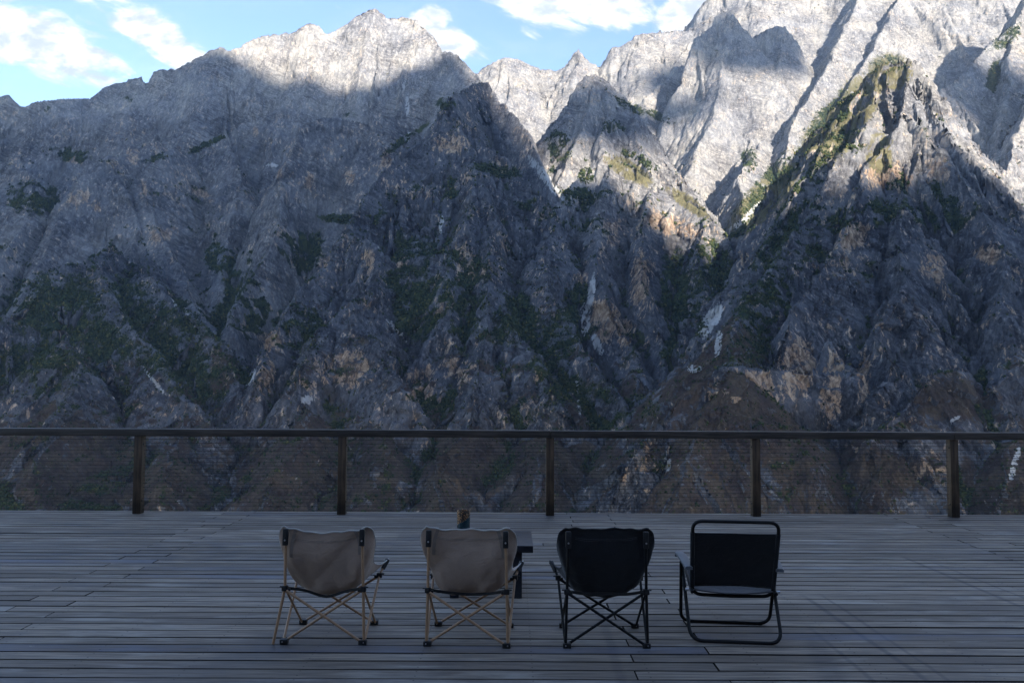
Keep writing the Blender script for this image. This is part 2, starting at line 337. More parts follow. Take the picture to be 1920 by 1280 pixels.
def poly_norm(vx, vy, rot, mix):
    """distance with flat-sided level lines, so that flanks are planes that meet in edges"""
    m = None
    for q in (0.0, 1.15, 2.05, 3.3, 4.1, 5.2):
        a = rot + q; v = vx*F32(math.cos(a)) + vy*F32(math.sin(a)); m = v if m is None else np.maximum(m, v)
    return np.sqrt(vx*vx+vy*vy)*(1-mix) + mix*1.12*m
def macro_height(x, y, tcol, yrow):
    """highest of all the ridge flanks; also the mass that owns each point and how far it is below its crest"""
    z = np.full(x.shape, -900, F32); own = np.zeros(x.shape, np.int8); drop = np.full(x.shape, 500, F32)
    names = ['left', 'spur', 'middle', 'peak', 'far', 'pyramid', 'foot']
    for ri, (name, k, pts) in enumerate(RIDGES):
        rot = ri*1.37; gi = names.index(name)
        P = [px2world(*p) for p in pts]
        if name == 'foot': P.insert(0, P[0]*(1+380/P[0][1])*np.array((1, 1, 0)) + np.array((0, 0, P[0][2]+150)))   # grows out of the wall
        for a, b in zip(P[:-1], P[1:]):
            ex, ey = b[0]-a[0], b[1]-a[1]; L = math.hypot(ex, ey)
            if L < 1e-3: continue
            ex /= L; ey /= L; m = (b[2]-a[2]) / L
            rx = x - F32(a[0]); ry = y - F32(a[1])
            s = rx*F32(ex) + ry*F32(ey); d = np.abs(ry*F32(ex) - rx*F32(ey))
            off = m / math.sqrt(max(k*k - m*m, 0.02))
            s2 = np.clip(s + d*F32(off), 0, L)
            dd = poly_norm(rx - s2*F32(ex), ry - s2*F32(ey), rot, F32(.6))
            h = F32(a[2]) + s2*F32(m) - F32(k)*dd
            up = h > z
            z = np.where(up, h, z); own[up] = gi; drop = np.where(up, F32(k)*dd, drop)
    # side spurs: every crest throws off ribs to both sides that stand proud of its flanks
    rb = np.random.RandomState(23)
    def rib(a, b, k, gi, rot, R):
        nonlocal z, own, drop
        y0, y1 = min(a[1], b[1])-R, max(a[1], b[1])+R
        r0, r1 = np.searchsorted(yrow, y0), np.searchsorted(yrow, y1)
        if r1-r0 < 3: return
        t0 = min((min(a[0], b[0])-R)/y0, (min(a[0], b[0])-R)/y1); t1 = max((max(a[0], b[0])+R)/y0, (max(a[0], b[0])+R)/y1)
        c0, c1 = np.searchsorted(tcol, t0), np.searchsorted(tcol, t1)
        if c1-c0 < 3: return
        sl = (slice(r0, r1), slice(c0, c1))
        ex, ey = b[0]-a[0], b[1]-a[1]; L = math.hypot(ex, ey); ex /= L; ey /= L; m = (b[2]-a[2])/L
        rx = x[sl]-F32(a[0]); ry = y[sl]-F32(a[1])
        q = rx*F32(ex)+ry*F32(ey); d = np.abs(ry*F32(ex)-rx*F32(ey))
        s2 = np.clip(q + d*F32(m/math.sqrt(max(k*k-m*m, .05))), 0, L)
        dd = poly_norm(rx-s2*F32(ex), ry-s2*F32(ey), rot, F32(.75))
        h = F32(a[2]) + s2*F32(m) - F32(k)*dd
        zs = z[sl]; up = h > zs
        z[sl] = np.where(up, h, zs); own[sl] = np.where(up, gi, own[sl]); drop[sl] = np.where(up, F32(k)*dd+60, drop[sl])
    for ri, (name, k, pts) in enumerate(RIDGES):
        gi = names.index(name); P = [px2world(*p) for p in pts]
        step = {'left': 210, 'far': 300, 'foot': 120}.get(name, 170)
        amp = {'left': .55, 'far': .8}.get(name, 1.0)
        for a, b in zip(P[:-1], P[1:]):
            v = b-a; L = math.hypot(v[0], v[1])
            if L < 1: continue
            dirx, diry = v[0]/L, v[1]/L
            for q in range(max(1, int(L/step + rb.rand()))):
                f = rb.rand(); o = a + v*f; o = o - np.array((0, 0, rb.uniform(3, 25)))
                for side in (-1, 1):
                    if rb.rand() < .12: continue
                    ang = side*math.radians(rb.uniform(45, 95)); down = 1 if v[2] < 0 else -1
                    dx = (dirx*math.cos(ang) - diry*math.sin(ang))*down; dy = (dirx*math.sin(ang) + diry*math.cos(ang))*down
                    ln = rb.uniform(140, 420); m = -k*rb.uniform(.66, .88)
                    if amp < 1: m = -k*rb.uniform(.80, .93)
                    e = o + np.array((dx*ln, dy*ln, m*ln))
                    rib(o, e, k*rb.uniform(1.5, 2.1), gi, rb.rand()*6.28, 260)
                    # and a smaller rib off the rib
                    for _ in range(2):
                        g = rb.uniform(.25, .8); o2 = o + (e-o)*g - np.array((0, 0, 6)); a2 = math.radians(rb.uniform(35, 80))*(1 if rb.rand() < .5 else -1)
                        ux = dx*math.cos(a2)-dy*math.sin(a2); uy = dx*math.sin(a2)+dy*math.cos(a2); l2 = rb.uniform(60, 170)
                        rib(o2, o2 + np.array((ux*l2, uy*l2, m*1.12*l2)), k*rb.uniform(1.8, 2.6), gi, rb.rand()*6.28, 130)
    # the apron of dry slopes at the foot
    n = fbm2(x/420, y/420, 3, 91)
    ap = -325 + (y-1500)*F32(.20) + 45*n + 0.02*np.abs(x)
    own[(ap > z)] = 6; drop = np.where(ap > z, 300, drop); z = np.maximum(z, ap)
    return z, own, drop

def erosion_octave(x, y, gx, gy, cell, seed):
    px = x/F32(cell); py = y/F32(cell)
    ix = np.floor(px).astype(np.int32); iy = np.floor(py).astype(np.int32)
    fx = px-ix; fy = py-iy
    g = np.sqrt(gx*gx+gy*gy)+F32(1e-4); ux = -gy/g; uy = gx/g
    ux *= F32(2*np.pi*0.9); uy *= F32(2*np.pi*0.9)
    H = 0; DX = 0; DY = 0; W = 0
    for i in (-1, 0, 1):
        for j in (-1, 0, 1):
            hh = _h2(ix+i, iy+j, seed)
            vx = fx - i - _R1[hh]; vy = fy - j - _R2[hh]
            w = np.exp(-(vx*vx+vy*vy)*F32(2.2))
            ph = vx*ux + vy*uy
            H = H + np.cos(ph)*w; sn = -np.sin(ph)*w
            DX = DX + sn*ux; DY = DY + sn*uy; W = W + w
    return H/W, DX/W/F32(cell), DY/W/F32(cell)

def make_terrain(nt, ny, tmax=0.74):
    t = np.linspace(-tmax, tmax, nt).astype(F32)
    yy = (NEAR_Y*np.exp(np.linspace(0, math.log(FAR_Y/NEAR_Y), ny))).astype(F32)
    T, Y = np.meshgrid(t, yy)                       # rows = depth
    X = T*Y
    wx = 26*fbm2(X/330, Y/330, 4, 3); wy = 26*fbm2(X/330+50, Y/330, 4, 5)
    z, own, drop = macro_height(X+wx, Y+wy, t, yy)
    def grad(z):
        zt = np.gradient(z, t, axis=1); zy = np.gradient(z, yy, axis=0)
        return zt/Y, zy - T/Y*zt
    crest = sstep(5, 160, drop)
    gx, gy = grad(z)
    for cell, amp, sd in ((520, .05, 10), (260, .055, 12), (120, .06, 13), (56, .06, 14), (27, .05, 15)):
        sl = np.sqrt(gx*gx+gy*gy)
        h, dx, dy = erosion_octave(X, Y, gx, gy, cell, sd)
        A = F32(amp*cell) * np.array([.42, 1.05, 1.1, 1.05, .9, 1.15, 1.1], F32)[own] * np.clip(sl, 0.15, 1.2) * (0.35+0.65*crest if cell > 100 else 0.7+0.3*crest)
        z = z + A*(h-0.2)
        gx = gx + A*dx; gy = gy + A*dy
    # benches and bands of the limestone
    n = fbm2(X/300, Y/300, 3, 33)
    ph = (z + 60*n)/F32(95.0)
    fr = ph - np.floor(ph)
    bench = (sstep(0.0, 0.75, fr) - fr)
    z = z + F32(95*0.38)*bench*sstep(-0.25, 0.5, perlin2(X/520, Y/520, 44)) * np.where(own == 6, 0.2, 1).astype(F32)
    ph = (z - 40*n)/F32(31.0); fr = ph - np.floor(ph)
    z = z + F32(31*0.3)*(sstep(0.1, 0.8, fr) - fr)*sstep(-0.3, 0.4, perlin2(X/260, Y/260, 45)) * np.where(own == 6, 0.2, 1).astype(F32)
    # flutes, ribs and blocks, pushed out of the face
    gx, gy = grad(z)
    sl = np.sqrt(gx*gx+gy*gy)
    inv = 1/np.sqrt(1+sl*sl)
    steep = sstep(0.6, 1.6, sl)
    qx = X + 10*perlin2(X/40, z/60, 64); qy = Y + 10*perlin2(Y/40, z/60, 65)
    tz = z + F32(.38)*X - F32(.15)*Y; tx = X - F32(.30)*z
    f0 = facet3(tx/230, qy/230, tz/330, 60)
    f1 = facet3((qx-.25*z)/100, qy/100, (tz)/190, 61); f2 = facet3(qx/44, qy/44, tz/90, 62); f3 = facet3(qx/19, qy/19, tz/32, 63); f4 = facet3(qx/8.5, qy/8.5, z/13, 66)
    rough = sstep(-.45, .35, fbm2(X/260, Y/260 + z/300, 2, 67))           # smooth slabs here, broken ground there
    push = (18*f0 + 18*f1 + (6+10*rough)*f2)*(0.3+0.7*steep) + (2.0+4.0*rough)*f3 + (.8+1.6*rough)*f4
    push = push*np.array([.45, .75, .85, .7, .5, .75, .7], F32)[own]
    far = np.where(own == 4, 1.2, 1.0).astype(F32)
    push = push*far
    Xo = X - gx*inv*push*0.9; Yo = Y - gy*inv*push*0.9; Zo = z + inv*push
    return dict(t=t, yy=yy, X=Xo.astype(F32), Y=Yo.astype(F32), Z=Zo.astype(F32), own=own, drop=drop, slope=sl, nt=nt, ny=ny)

# ------------------------------------------------------------------ terrain meshes and their rock
TR = make_terrain(1120, 1350)
TX, TY, TZ = TR['X'], TR['Y'], TR['Z']
def to_px(x, y, z):
    z = z - F32(CAM_H)
    w = x*F32(AX_F[0]) + y*F32(AX_F[1]) + z*F32(AX_F[2])
    return 960 + FPX*(x*F32(AX_R[0])+y*F32(AX_R[1])+z*F32(AX_R[2]))/w, 640 - FPX*(x*F32(AX_U[0])+y*F32(AX_U[1])+z*F32(AX_U[2]))/w
PU, PV = to_px(TX, TY, TZ)
N1 = fbm2(TX/160, TZ/160 + TY/230, 4, 71); N2 = fbm2(TX/45, TZ/45 + TY/60, 4, 72); N3 = fbm2(TX/16, TZ/16+TY/20, 3, 73)
slope = TR['slope']; own = TR['own']
def patch(px, py, rx, ry, ang=0.0):
    """soft mask of the ground around a landmark of the wall"""
    a = math.radians(ang); c, s = math.cos(a), math.sin(a)
    dx = PU-F32(px); dy = PV-F32(py)
    q = ((dx*c+dy*s)/rx)**2 + ((-dx*s+dy*c)/ry)**2
    return np.clip(1.25-q, 0, 1)
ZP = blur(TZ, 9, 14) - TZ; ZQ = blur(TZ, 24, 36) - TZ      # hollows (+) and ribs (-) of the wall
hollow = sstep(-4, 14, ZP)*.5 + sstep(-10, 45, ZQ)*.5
# where trees and scrub grow
veg = np.zeros_like(TZ)
for p in [(110,580,120,80,0),(60,690,120,60,0),(200,640,70,50,30),(300,600,130,60,20),(330,680,120,60,40),(450,560,40,120,25),(560,470,60,50,-30),(560,620,50,60,30),(770,490,60,80,20),(790,570,60,80,10),
          (870,560,60,110,0),(960,600,60,60,50),(1040,640,50,90,30),(1085,555,40,28,0),(1090,420,50,18,0),(1090,368,50,24,0),(1000,385,40,14,0),(930,320,70,14,10),(840,196,26,16,0),
          (1280,560,50,110,-20),(1330,520,60,60,-40),(1260,650,30,60,20),(1330,480,50,40,-40),(1430,560,60,120,25),(1400,660,60,40,-30),(1480,450,60,120,30),(1200,760,50,30,10),(1130,770,80,50,35),(1050,720,60,60,30),
          (1640,400,120,34,-14),(1760,395,90,50,10),(1720,350,80,20,0),(1665,130,48,34,0),(1450,345,120,34,-45),(1560,225,90,34,-48),(1400,420,50,16,-40),(1520,330,60,26,-50),(1590,270,40,40,0),(1405,300,18,26,0),(1240,220,40,10,20),
          (1180,200,40,10,25),(1150,240,24,16,0),(1200,300,50,12,30),(1050,270,30,40,0),(250,182,22,11,-10),(80,205,28,9,-10),(130,290,60,16,10),(60,370,60,40,0),(290,297,40,8,-10),(390,270,60,7,-25),
          (640,412,60,12,5),(660,215,20,7,0),(760,262,60,8,-35),(480,590,24,70,20),(1470,930,25,30,0),(945,870,30,60,20),(700,400,20,60,30),(420,500,30,60,-30),(840,480,20,40,0),(1100,330,20,20,0),(1890,70,50,16,-40),(1860,150,16,50,20)]:
    veg = np.maximum(veg, patch(*p))
gentle = sstep(1.5, 0.75, slope)
high = sstep(900, 1500, TZ)
auto = (0.40 + 0.55*sstep(-.3, .5, N1))*(0.25+0.75*gentle)*sstep(.38, .75, hollow) + .18*sstep(0.0, .7, N1+.4*N2)
auto = auto*(1-high)*np.where(own == 4, 0.35, np.where(own == 0, 0.42, 1.0))
ledge = sstep(0.95, 0.45, slope)*0.7*np.where(own == 4, 0.15, np.where(own == 0, .35, 1.0))*(1-.7*high)
veg = np.clip(np.maximum(np.maximum(veg*(0.58+.48*hollow), auto*1.08), ledge) + 0.34*N2 + .22*N1 + .15*N3 - 0.03, 0, 1)
veg = veg*np.where(own == 6, .62, 1)
veg = np.clip(veg + .22*sstep(500, 0, TZ)*sstep(.35, .7, hollow)*(own != 6), 0, 1)
veg = veg*sstep(2.6, 1.7, slope - 1.3*(veg > .62))
# dry grass and bare earth: the foot of the wall and the gentler flanks of the right-hand mountain
dry = sstep(60, -190, TZ + 150*N1 + 60*N2 - 90*(hollow-.5)) * sstep(2.3, 0.9, slope)*.85
dry = np.maximum(dry, 0.75*sstep(0.2, .9, N1+.5)*sstep(1.9, .9, slope)*(own == 5)*sstep(500, 100, TZ))
dry = np.maximum(dry, (own == 6)*sstep(1.7, 0.9, slope)*0.95)
dry = np.maximum(dry, 0.75*sstep(-.4, .4, N1+.3*N2)*sstep(2.3, 1.1, slope)*np.isin(own, (1, 2, 3, 5))*sstep(650, 150, TZ))
for p in [(560,880,130,70,0),(880,880,120,60,0),(200,900,200,60,0),(1650,880,120,40,0),(1790,750,100,50,0),(1290,740,70,26,-40),(1640,900,150,30,0)]:
    dry = np.maximum(dry, 0.9*patch(*p))
for p in [(1560,250,90,50,-50),(1430,375,110,36,-45),(1610,190,70,46,-50),(1670,135,50,40,0),(1180,320,60,20,30),(1650,290,30,50,0),(1290,380,60,14,35)]:
    dry = np.maximum(dry, 0.95*patch(*p))
# ochre rock where the face has broken away, pale scars and screes
tan = np.zeros_like(TZ)
for p in [(152,372,26,16,0),(182,388,10,14,0),(250,292,14,18,0),(140,302,22,8,0),(268,355,9,20,0),(300,440,24,16,0),(380,365,34,10,35),(480,246,7,14,0),(508,640,26,26,0),(500,690,20,34,0),(605,488,14,32,0),(690,490,14,26,10),
          (655,330,12,20,0),(580,340,10,20,0),(525,330,7,18,0),(725,300,12,16,0),(845,270,40,18,0),(750,490,20,16,30),(1130,600,40,50,0),(1170,620,26,30,0),(1090,520,16,16,0),(1200,520,20,60,0),(1250,420,70,22,20),(1160,430,30,30,0),
          (1500,690,36,60,10),(1560,740,24,90,5),(1360,760,50,60,0),(1420,740,30,70,0),(1620,700,16,60,0),(1480,840,60,40,0),(1600,840,40,34,0),(1750,720,40,20,0),(1660,330,50,30,0),(1760,320,30,30,0),(1600,440,40,30,0),(1850,480,30,20,0),(1750,500,30,30,0),(1700,880,40,20,0),(880,500,30,40,0),(650,690,60,40,0),(790,720,30,40,0),(860,690,30,30,0)]:
    tan = np.maximum(tan, patch(*p))
tan = np.clip(0.50*tan + 0.27 + 0.25*N1 + 0.15*N2 - .22*(hollow-.45), 0, 1)
tan = tan*np.where(own == 6, .72, 1)
pale = np.zeros_like(TZ)
for p in [(1108,555,7,45,8),(1098,600,10,42,-4),(1120,645,9,26,-25),(1332,600,17,42,28),(1347,645,8,26,8),(1302,690,15,9,0),(575,748,13,11,0),(470,708,7,20,25),(758,160,4,12,12),(764,200,4,26,0),(765,258,4,12,15),(510,310,16,3,0),(1020,330,10,60,-38),
          (1410,395,5,30,45),(1385,420,6,30,55),(1902,870,7,40,15),(340,575,26,4,38),(290,715,40,4,50),(745,620,30,4,45),(1085,745,4,40,-6),(828,420,5,20,8),(1250,870,10,16,0),(1790,785,14,4,-30)]:
    pale = np.maximum(pale, patch(*p))
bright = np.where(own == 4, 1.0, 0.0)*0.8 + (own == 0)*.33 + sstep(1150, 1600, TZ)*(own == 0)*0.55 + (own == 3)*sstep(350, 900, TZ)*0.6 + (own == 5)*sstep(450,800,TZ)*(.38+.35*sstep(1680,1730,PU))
ALPHA = np.clip(pale*(0.80+.75*N3+.3*N2), 0, 1)
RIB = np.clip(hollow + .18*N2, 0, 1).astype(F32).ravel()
COVER = np.stack([veg, np.clip(dry, 0, 1), np.clip(tan, 0, 1), ALPHA], -1).astype(F32).reshape(-1, 4)
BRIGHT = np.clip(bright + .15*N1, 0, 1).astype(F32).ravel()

m_rock, nt = new_mat('limestone')
P = nt.n('ShaderNodeTexCoord').outputs['Object']
cov = nt.n('ShaderNodeAttribute', attribute_name='cover'); csep = nt.n('ShaderNodeSeparateColor', ins={0: cov.outputs['Color']})
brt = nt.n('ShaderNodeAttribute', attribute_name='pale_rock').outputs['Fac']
nz = nt.n('ShaderNodeSeparateXYZ', ins={0: nt.n('ShaderNodeNewGeometry').outputs['Normal']}).outputs[2]
wob = nt.n('ShaderNodeVectorMath', operation='SCALE', ins={0: nt.vmath('SUBTRACT', nt.noise(P, 1/30, 4, .6, 0, 1), (.5, .5, .5)), 'Scale': 26.0}).outputs[0]
Pw = nt.vmath('ADD', P, wob)
big = nt.noise(nt.scale(P, (1/190, 1/190, 1/260)), 1, 6, .62)
streak = nt.noise(nt.scale(Pw, (1/11, 1/11, 1/75)), 1, 6, .66)
rgh = nt.ramp(nt.noise(nt.scale(P, (1/150, 1/150, 1/190), (5, 2, 1)), 1, 4, .6), .38, .62)
streak2 = nt.noise(nt.scale(Pw, (1/30, 1/30, 1/150), (3, 1, 8)), 1, 6, .66)
fine = nt.noise(nt.scale(P, (1/6, 1/6, 1/8)), 1, 7, .74)
patchn = nt.noise(nt.scale(Pw, (1/13, 1/13, 1/38), (9, 4, 2)), 1, 8, .72)
vor = nt.n('ShaderNodeTexVoronoi', feature='F1', ins={'Vector': nt.scale(Pw, (1/21, 1/21, 1/46)), 'Scale': 1.0})
vtone = nt.n('ShaderNodeSeparateColor', ins={0: vor.outputs['Color']})
vor2 = nt.n('ShaderNodeTexVoronoi', feature='F1', ins={'Vector': nt.scale(Pw, (1/8, 1/8, 1/15)), 'Scale': 1.0})
vt2 = nt.n('ShaderNodeSeparateColor', ins={0: vor2.outputs['Color']})
tilt = nt.n('ShaderNodeVectorRotate', rotation_type='EULER_XYZ', ins={'Vector': Pw, 'Rotation': (.25, -.42, 0)}).outputs[0]
bed = nt.noise(nt.scale(tilt, (1/95, 1/95, 1/8)), 1, 5, .62)
bedm = nt.ramp(nt.noise(nt.scale(P, (1/210, 1/210, 1/170), (2, 7, 3)), 1, 3, .5), .42, .62)
frac = nt.noise(nt.scale(Pw, (1/17, 1/17, 1/55), (4, 1, 6)), 1, 8, .72)
crk = nt.math('ABSOLUTE', nt.math('SUBTRACT', frac, .47))
rock = nt.mix(nt.ramp(big, .3, .7), rgb(.072, .076, .092), rgb(.125, .127, .142))
rock = nt.mix(nt.math('MULTIPLY', vtone.outputs[0], .55), rock, rgb(.185, .185, .190))
rock = nt.mix(nt.ramp(streak, .50, .68, 0, .8), rock, rgb(.25, .247, .245))
rock = nt.mix(nt.ramp(streak2, .52, .66, 0, .8), rock, rgb(.075, .076, .085))
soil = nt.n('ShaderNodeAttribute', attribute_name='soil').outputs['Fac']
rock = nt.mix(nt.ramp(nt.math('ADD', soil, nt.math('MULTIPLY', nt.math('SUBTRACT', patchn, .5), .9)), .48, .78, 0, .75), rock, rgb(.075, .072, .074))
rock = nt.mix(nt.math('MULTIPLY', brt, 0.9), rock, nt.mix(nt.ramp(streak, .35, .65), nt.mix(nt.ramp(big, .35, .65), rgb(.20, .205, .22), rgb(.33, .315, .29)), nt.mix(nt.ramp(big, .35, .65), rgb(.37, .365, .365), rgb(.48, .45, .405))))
tanm = nt.math('MULTIPLY', nt.ramp(nt.math('ADD', csep.outputs[2], nt.math('ADD', nt.math('MULTIPLY', nt.math('SUBTRACT', patchn, .5), 2.0), nt.math('MULTIPLY', nt.math('SUBTRACT', streak, .5), 1.6))), .54, .72), nt.ramp(nz, .75, .45))
rock = nt.mix(nt.math('MULTIPLY', tanm, nt.math('SUBTRACT', .92, nt.math('MULTIPLY', brt, .6))), rock, nt.mix(nt.ramp(streak, .38, .62), rgb(.30, .185, .11), rgb(.60, .44, .30)))
dfac = nt.math('MULTIPLY', nt.math('ADD', .30, nt.math('MULTIPLY', rgh, .70)), nt.math('SUBTRACT', 1.0, nt.math('MULTIPLY', brt, .38)))
rock = nt.mul(rock, nt.mix(nt.ramp(fine, .32, .68), nt.mix(rgh, rgb(.80, .80, .82), rgb(.60, .60, .63)), nt.mix(rgh, rgb(1.12, 1.12, 1.11), rgb(1.26, 1.25, 1.23))))
rock = nt.mul(rock, nt.mix(vt2.outputs[0], rgb(.86, .86, .86), rgb(1.12, 1.12, 1.12)))
rock = nt.mul(rock, nt.mix(nt.math('MULTIPLY', nt.ramp(bed, .56, .40), bedm), rgb(1.05, 1.05, 1.04), rgb(.58, .58, .60)))
rock = nt.mul(rock, nt.mix(nt.math('MULTIPLY', nt.ramp(crk, .022, 0.0), dfac), rgb(1, 1, 1), rgb(.36, .36, .39)))
rock = nt.mul(rock, nt.mix(dfac, rgb(1, 1, 1), nt.mix(nt.ramp(patchn, .33, .66), rgb(.60, .60, .63), rgb(1.38, 1.36, 1.33))))
grass = nt.mix(nt.ramp(nt.noise(nt.scale(P, (1/60, 1/60, 1/60)), 1, 6, .65), .35, .65), rgb(.066, .047, .042), rgb(.112, .083, .058))
grass = nt.mix(nt.ramp(nt.n('ShaderNodeSeparateXYZ', ins={0: P}).outputs[2], 380, 620), grass, rgb(.150, .136, .076))
grass = nt.mul(grass, nt.mix(nt.ramp(fine, .3, .7), rgb(.6, .6, .6), rgb(1.25, 1.25, 1.25)))
dmask = nt.ramp(nt.math('ADD', csep.outputs[1], nt.math('ADD', nt.math('MULTIPLY', nt.math('SUBTRACT', fine, .5), 1.5), nt.math('MULTIPLY', nt.math('SUBTRACT', frac, .5), 2.0))), .42, .66)
base = nt.mix(nt.math('MULTIPLY', dmask, nt.ramp(nz, .08, .34)), rock, grass)
leaf = nt.mix(nt.ramp(nt.noise(nt.scale(P, (1/30,)*3), 1, 5, .6), .35, .65), rgb(.020, .036, .022), rgb(.070, .078, .028))
vmask = nt.ramp(nt.math('ADD', csep.outputs[0], nt.math('MULTIPLY', nt.math('SUBTRACT', fine, .5), 2.3)), .38, .58)
base = nt.mix(nt.math('MULTIPLY', vmask, nt.ramp(nz, -.05, .14)), base, leaf)
base = nt.mix(nt.ramp(nt.math('ADD', cov.outputs['Alpha'], nt.math('ADD', nt.math('MULTIPLY', nt.math('SUBTRACT', fine, .5), 1.3), nt.math('MULTIPLY', nt.math('SUBTRACT', streak, .5), 1.8))), .30, .62), base, rgb(.52, .51, .49))
hgt = nt.math('ADD', nt.math('ADD', nt.math('MULTIPLY', streak, .9), nt.math('MULTIPLY', fine, 1.1)), nt.math('ADD', nt.math('MULTIPLY', vtone.outputs[1], .5), nt.math('ADD', nt.math('MULTIPLY', nt.math('MINIMUM', nt.math('MULTIPLY', crk, 30), 1.0), .5), nt.math('MULTIPLY', bed, .6))))
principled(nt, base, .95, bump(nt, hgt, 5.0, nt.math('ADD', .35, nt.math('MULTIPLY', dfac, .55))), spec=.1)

MASSES = [(0, 'massif', 'broad grey limestone massif with a sunlit top, highest on the left of the gorge'), (1, 'spur', 'low dark scrub covered spur at the foot of the broad grey massif'),
          (2, 'buttress', 'craggy grey buttress with wooded ledges leaning against the broad massif'), (3, 'peak', 'pointed grey peak standing between the buttress and the pyramid, half in sun'),
          (4, 'far_range', 'bright sunlit bare limestone range with a shaded tower, farthest back'), (5, 'pyramid_mountain', 'dark pyramid shaped mountain with a wooded sunlit top and ochre streaked cliff'), (6, 'foothill', 'brown dry grass slopes behind the railing at the foot of the wall')]
idx = np.arange(TR['nt']*TR['ny'], dtype=np.int32).reshape(TR['ny'], TR['nt'])
quads = np.stack([idx[:-1, :-1], idx[:-1, 1:], idx[1:, 1:], idx[1:, :-1]], -1).reshape(-1, 4)
fo = own[:-1, :-1].ravel()
VALL = np.stack([TX, TY, TZ], -1).reshape(-1, 3)
for gi, nm, lab in MASSES:
    q = quads[fo == gi]
    if not len(q): continue
    used, inv = np.unique(q, return_inverse=True)
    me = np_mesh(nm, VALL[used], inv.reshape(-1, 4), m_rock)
    a = me.attributes.new('cover', 'FLOAT_COLOR', 'POINT'); a.data.foreach_set('color', COVER[used].ravel())
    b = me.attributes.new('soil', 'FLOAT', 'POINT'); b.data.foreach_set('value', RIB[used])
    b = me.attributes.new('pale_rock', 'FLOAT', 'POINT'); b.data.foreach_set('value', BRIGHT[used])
    o = bpy.data.objects.new(nm, me); COL.objects.link(o)
    tag(o, lab, 'mountain', None, 'structure')

# what can be seen from the deck (for scattering scrub only where there is a view of it)
EL = (TZ-CAM_H)/TY
runmax = np.maximum.accumulate(EL, axis=0)
VIS = np.zeros_like(EL, bool); VIS[1:] = EL[1:] >= runmax[:-1] - 0.002

# ------------------------------------------------------------------ scrub and small trees on the ledges
def scatter_scrub(n):
    rr = np.random.RandomState(17)
    w = (np.clip(veg-.18, 0, 1)**1.6 + .02*(own == 6) + .02*np.isin(own, (1, 2)))*VIS*(np.abs(PU-960) < 1010)*(PV > -20)*(PV < 985)*(slope < 2.6)*np.where(own == 4, .35, 1.0)*np.where((own == 0) & (TZ > 1250), 0.0, 1.0)
    area = (TY/2500.0)**1.2
    w = (w*area).ravel(); c = np.cumsum(w); i = np.searchsorted(c, rr.rand(n)*c[-1])
    base = VALL[i] + rr.uniform(-2.5, 2.5, (n, 3))*np.array((1, 1, 0))
    r = (1.3 + 3.2*rr.rand(n)**2.4)*(0.75+.6*veg.ravel()[i])*np.clip(VALL[i][:, 1]/2700, .75, 1.15)
    t = (1+5**.5)/2
    ico = np.array([(-1,t,0),(1,t,0),(-1,-t,0),(1,-t,0),(0,-1,t),(0,1,t),(0,-1,-t),(0,1,-t),(t,0,-1),(t,0,1),(-t,0,-1),(-t,0,1)], float)/1.9
    fi = np.array([(0,11,5),(0,5,1),(0,1,7),(0,7,10),(0,10,11),(1,5,9),(5,11,4),(11,10,2),(10,7,6),(7,1,8),(3,9,4),(3,4,2),(3,2,6),(3,6,8),(3,8,9),(4,9,5),(2,4,11),(6,2,10),(8,6,7),(9,8,1)])
    jit = rr.uniform(.55, 1.35, (n, 12, 1)); tall = rr.uniform(.7, 1.5, (n, 1))
    V = ico[None]*jit*r[:, None, None]; V[:, :, 2] *= tall; V += base[:, None, :]; V[:, :, 2] += (r*tall[:, 0]*.45)[:, None]
    Fq = (fi[None] + (np.arange(n)*12)[:, None, None]).reshape(-1, 3)
    me = np_mesh('scrub', V.reshape(-1, 3), Fq, m_scrub)
    a = me.attributes.new('tone', 'FLOAT', 'POINT'); a.data.foreach_set('value', np.repeat(rr.rand(n), 12).astype(np.float32))
    o = bpy.data.objects.new('scrub', me); COL.objects.link(o); tag(o, 'dark green scrub and small trees growing on the ledges and gullies of the mountains', 'scrub', None, 'stuff')
m_scrub, nt = new_mat('scrub_leaves')
tn = nt.n('ShaderNodeAttribute', attribute_name='tone').outputs['Fac']
P = nt.n('ShaderNodeTexCoord').outputs['Object']
c = nt.mix(nt.ramp(tn, 0, .85), rgb(.016, .030, .018), rgb(.055, .070, .026)); c = nt.mix(nt.ramp(tn, .86, 1), c, rgb(.13, .115, .04))
principled(nt, nt.mul(c, nt.mix(nt.noise(P, .6, 3, .6), rgb(.5, .5, .5), rgb(1.5, 1.5, 1.5))), .9, None, spec=.15)
scatter_scrub(110000)

# ------------------------------------------------------------------ the mountain behind the deck, which keeps the gorge in shade
sh = np.array((SUN_DIR.x, SUN_DIR.y)); sh /= np.linalg.norm(sh); su = np.array((-sh[1], sh[0])); 
TE = math.tan(SUN_EL); RIDGE_A = 6000.0
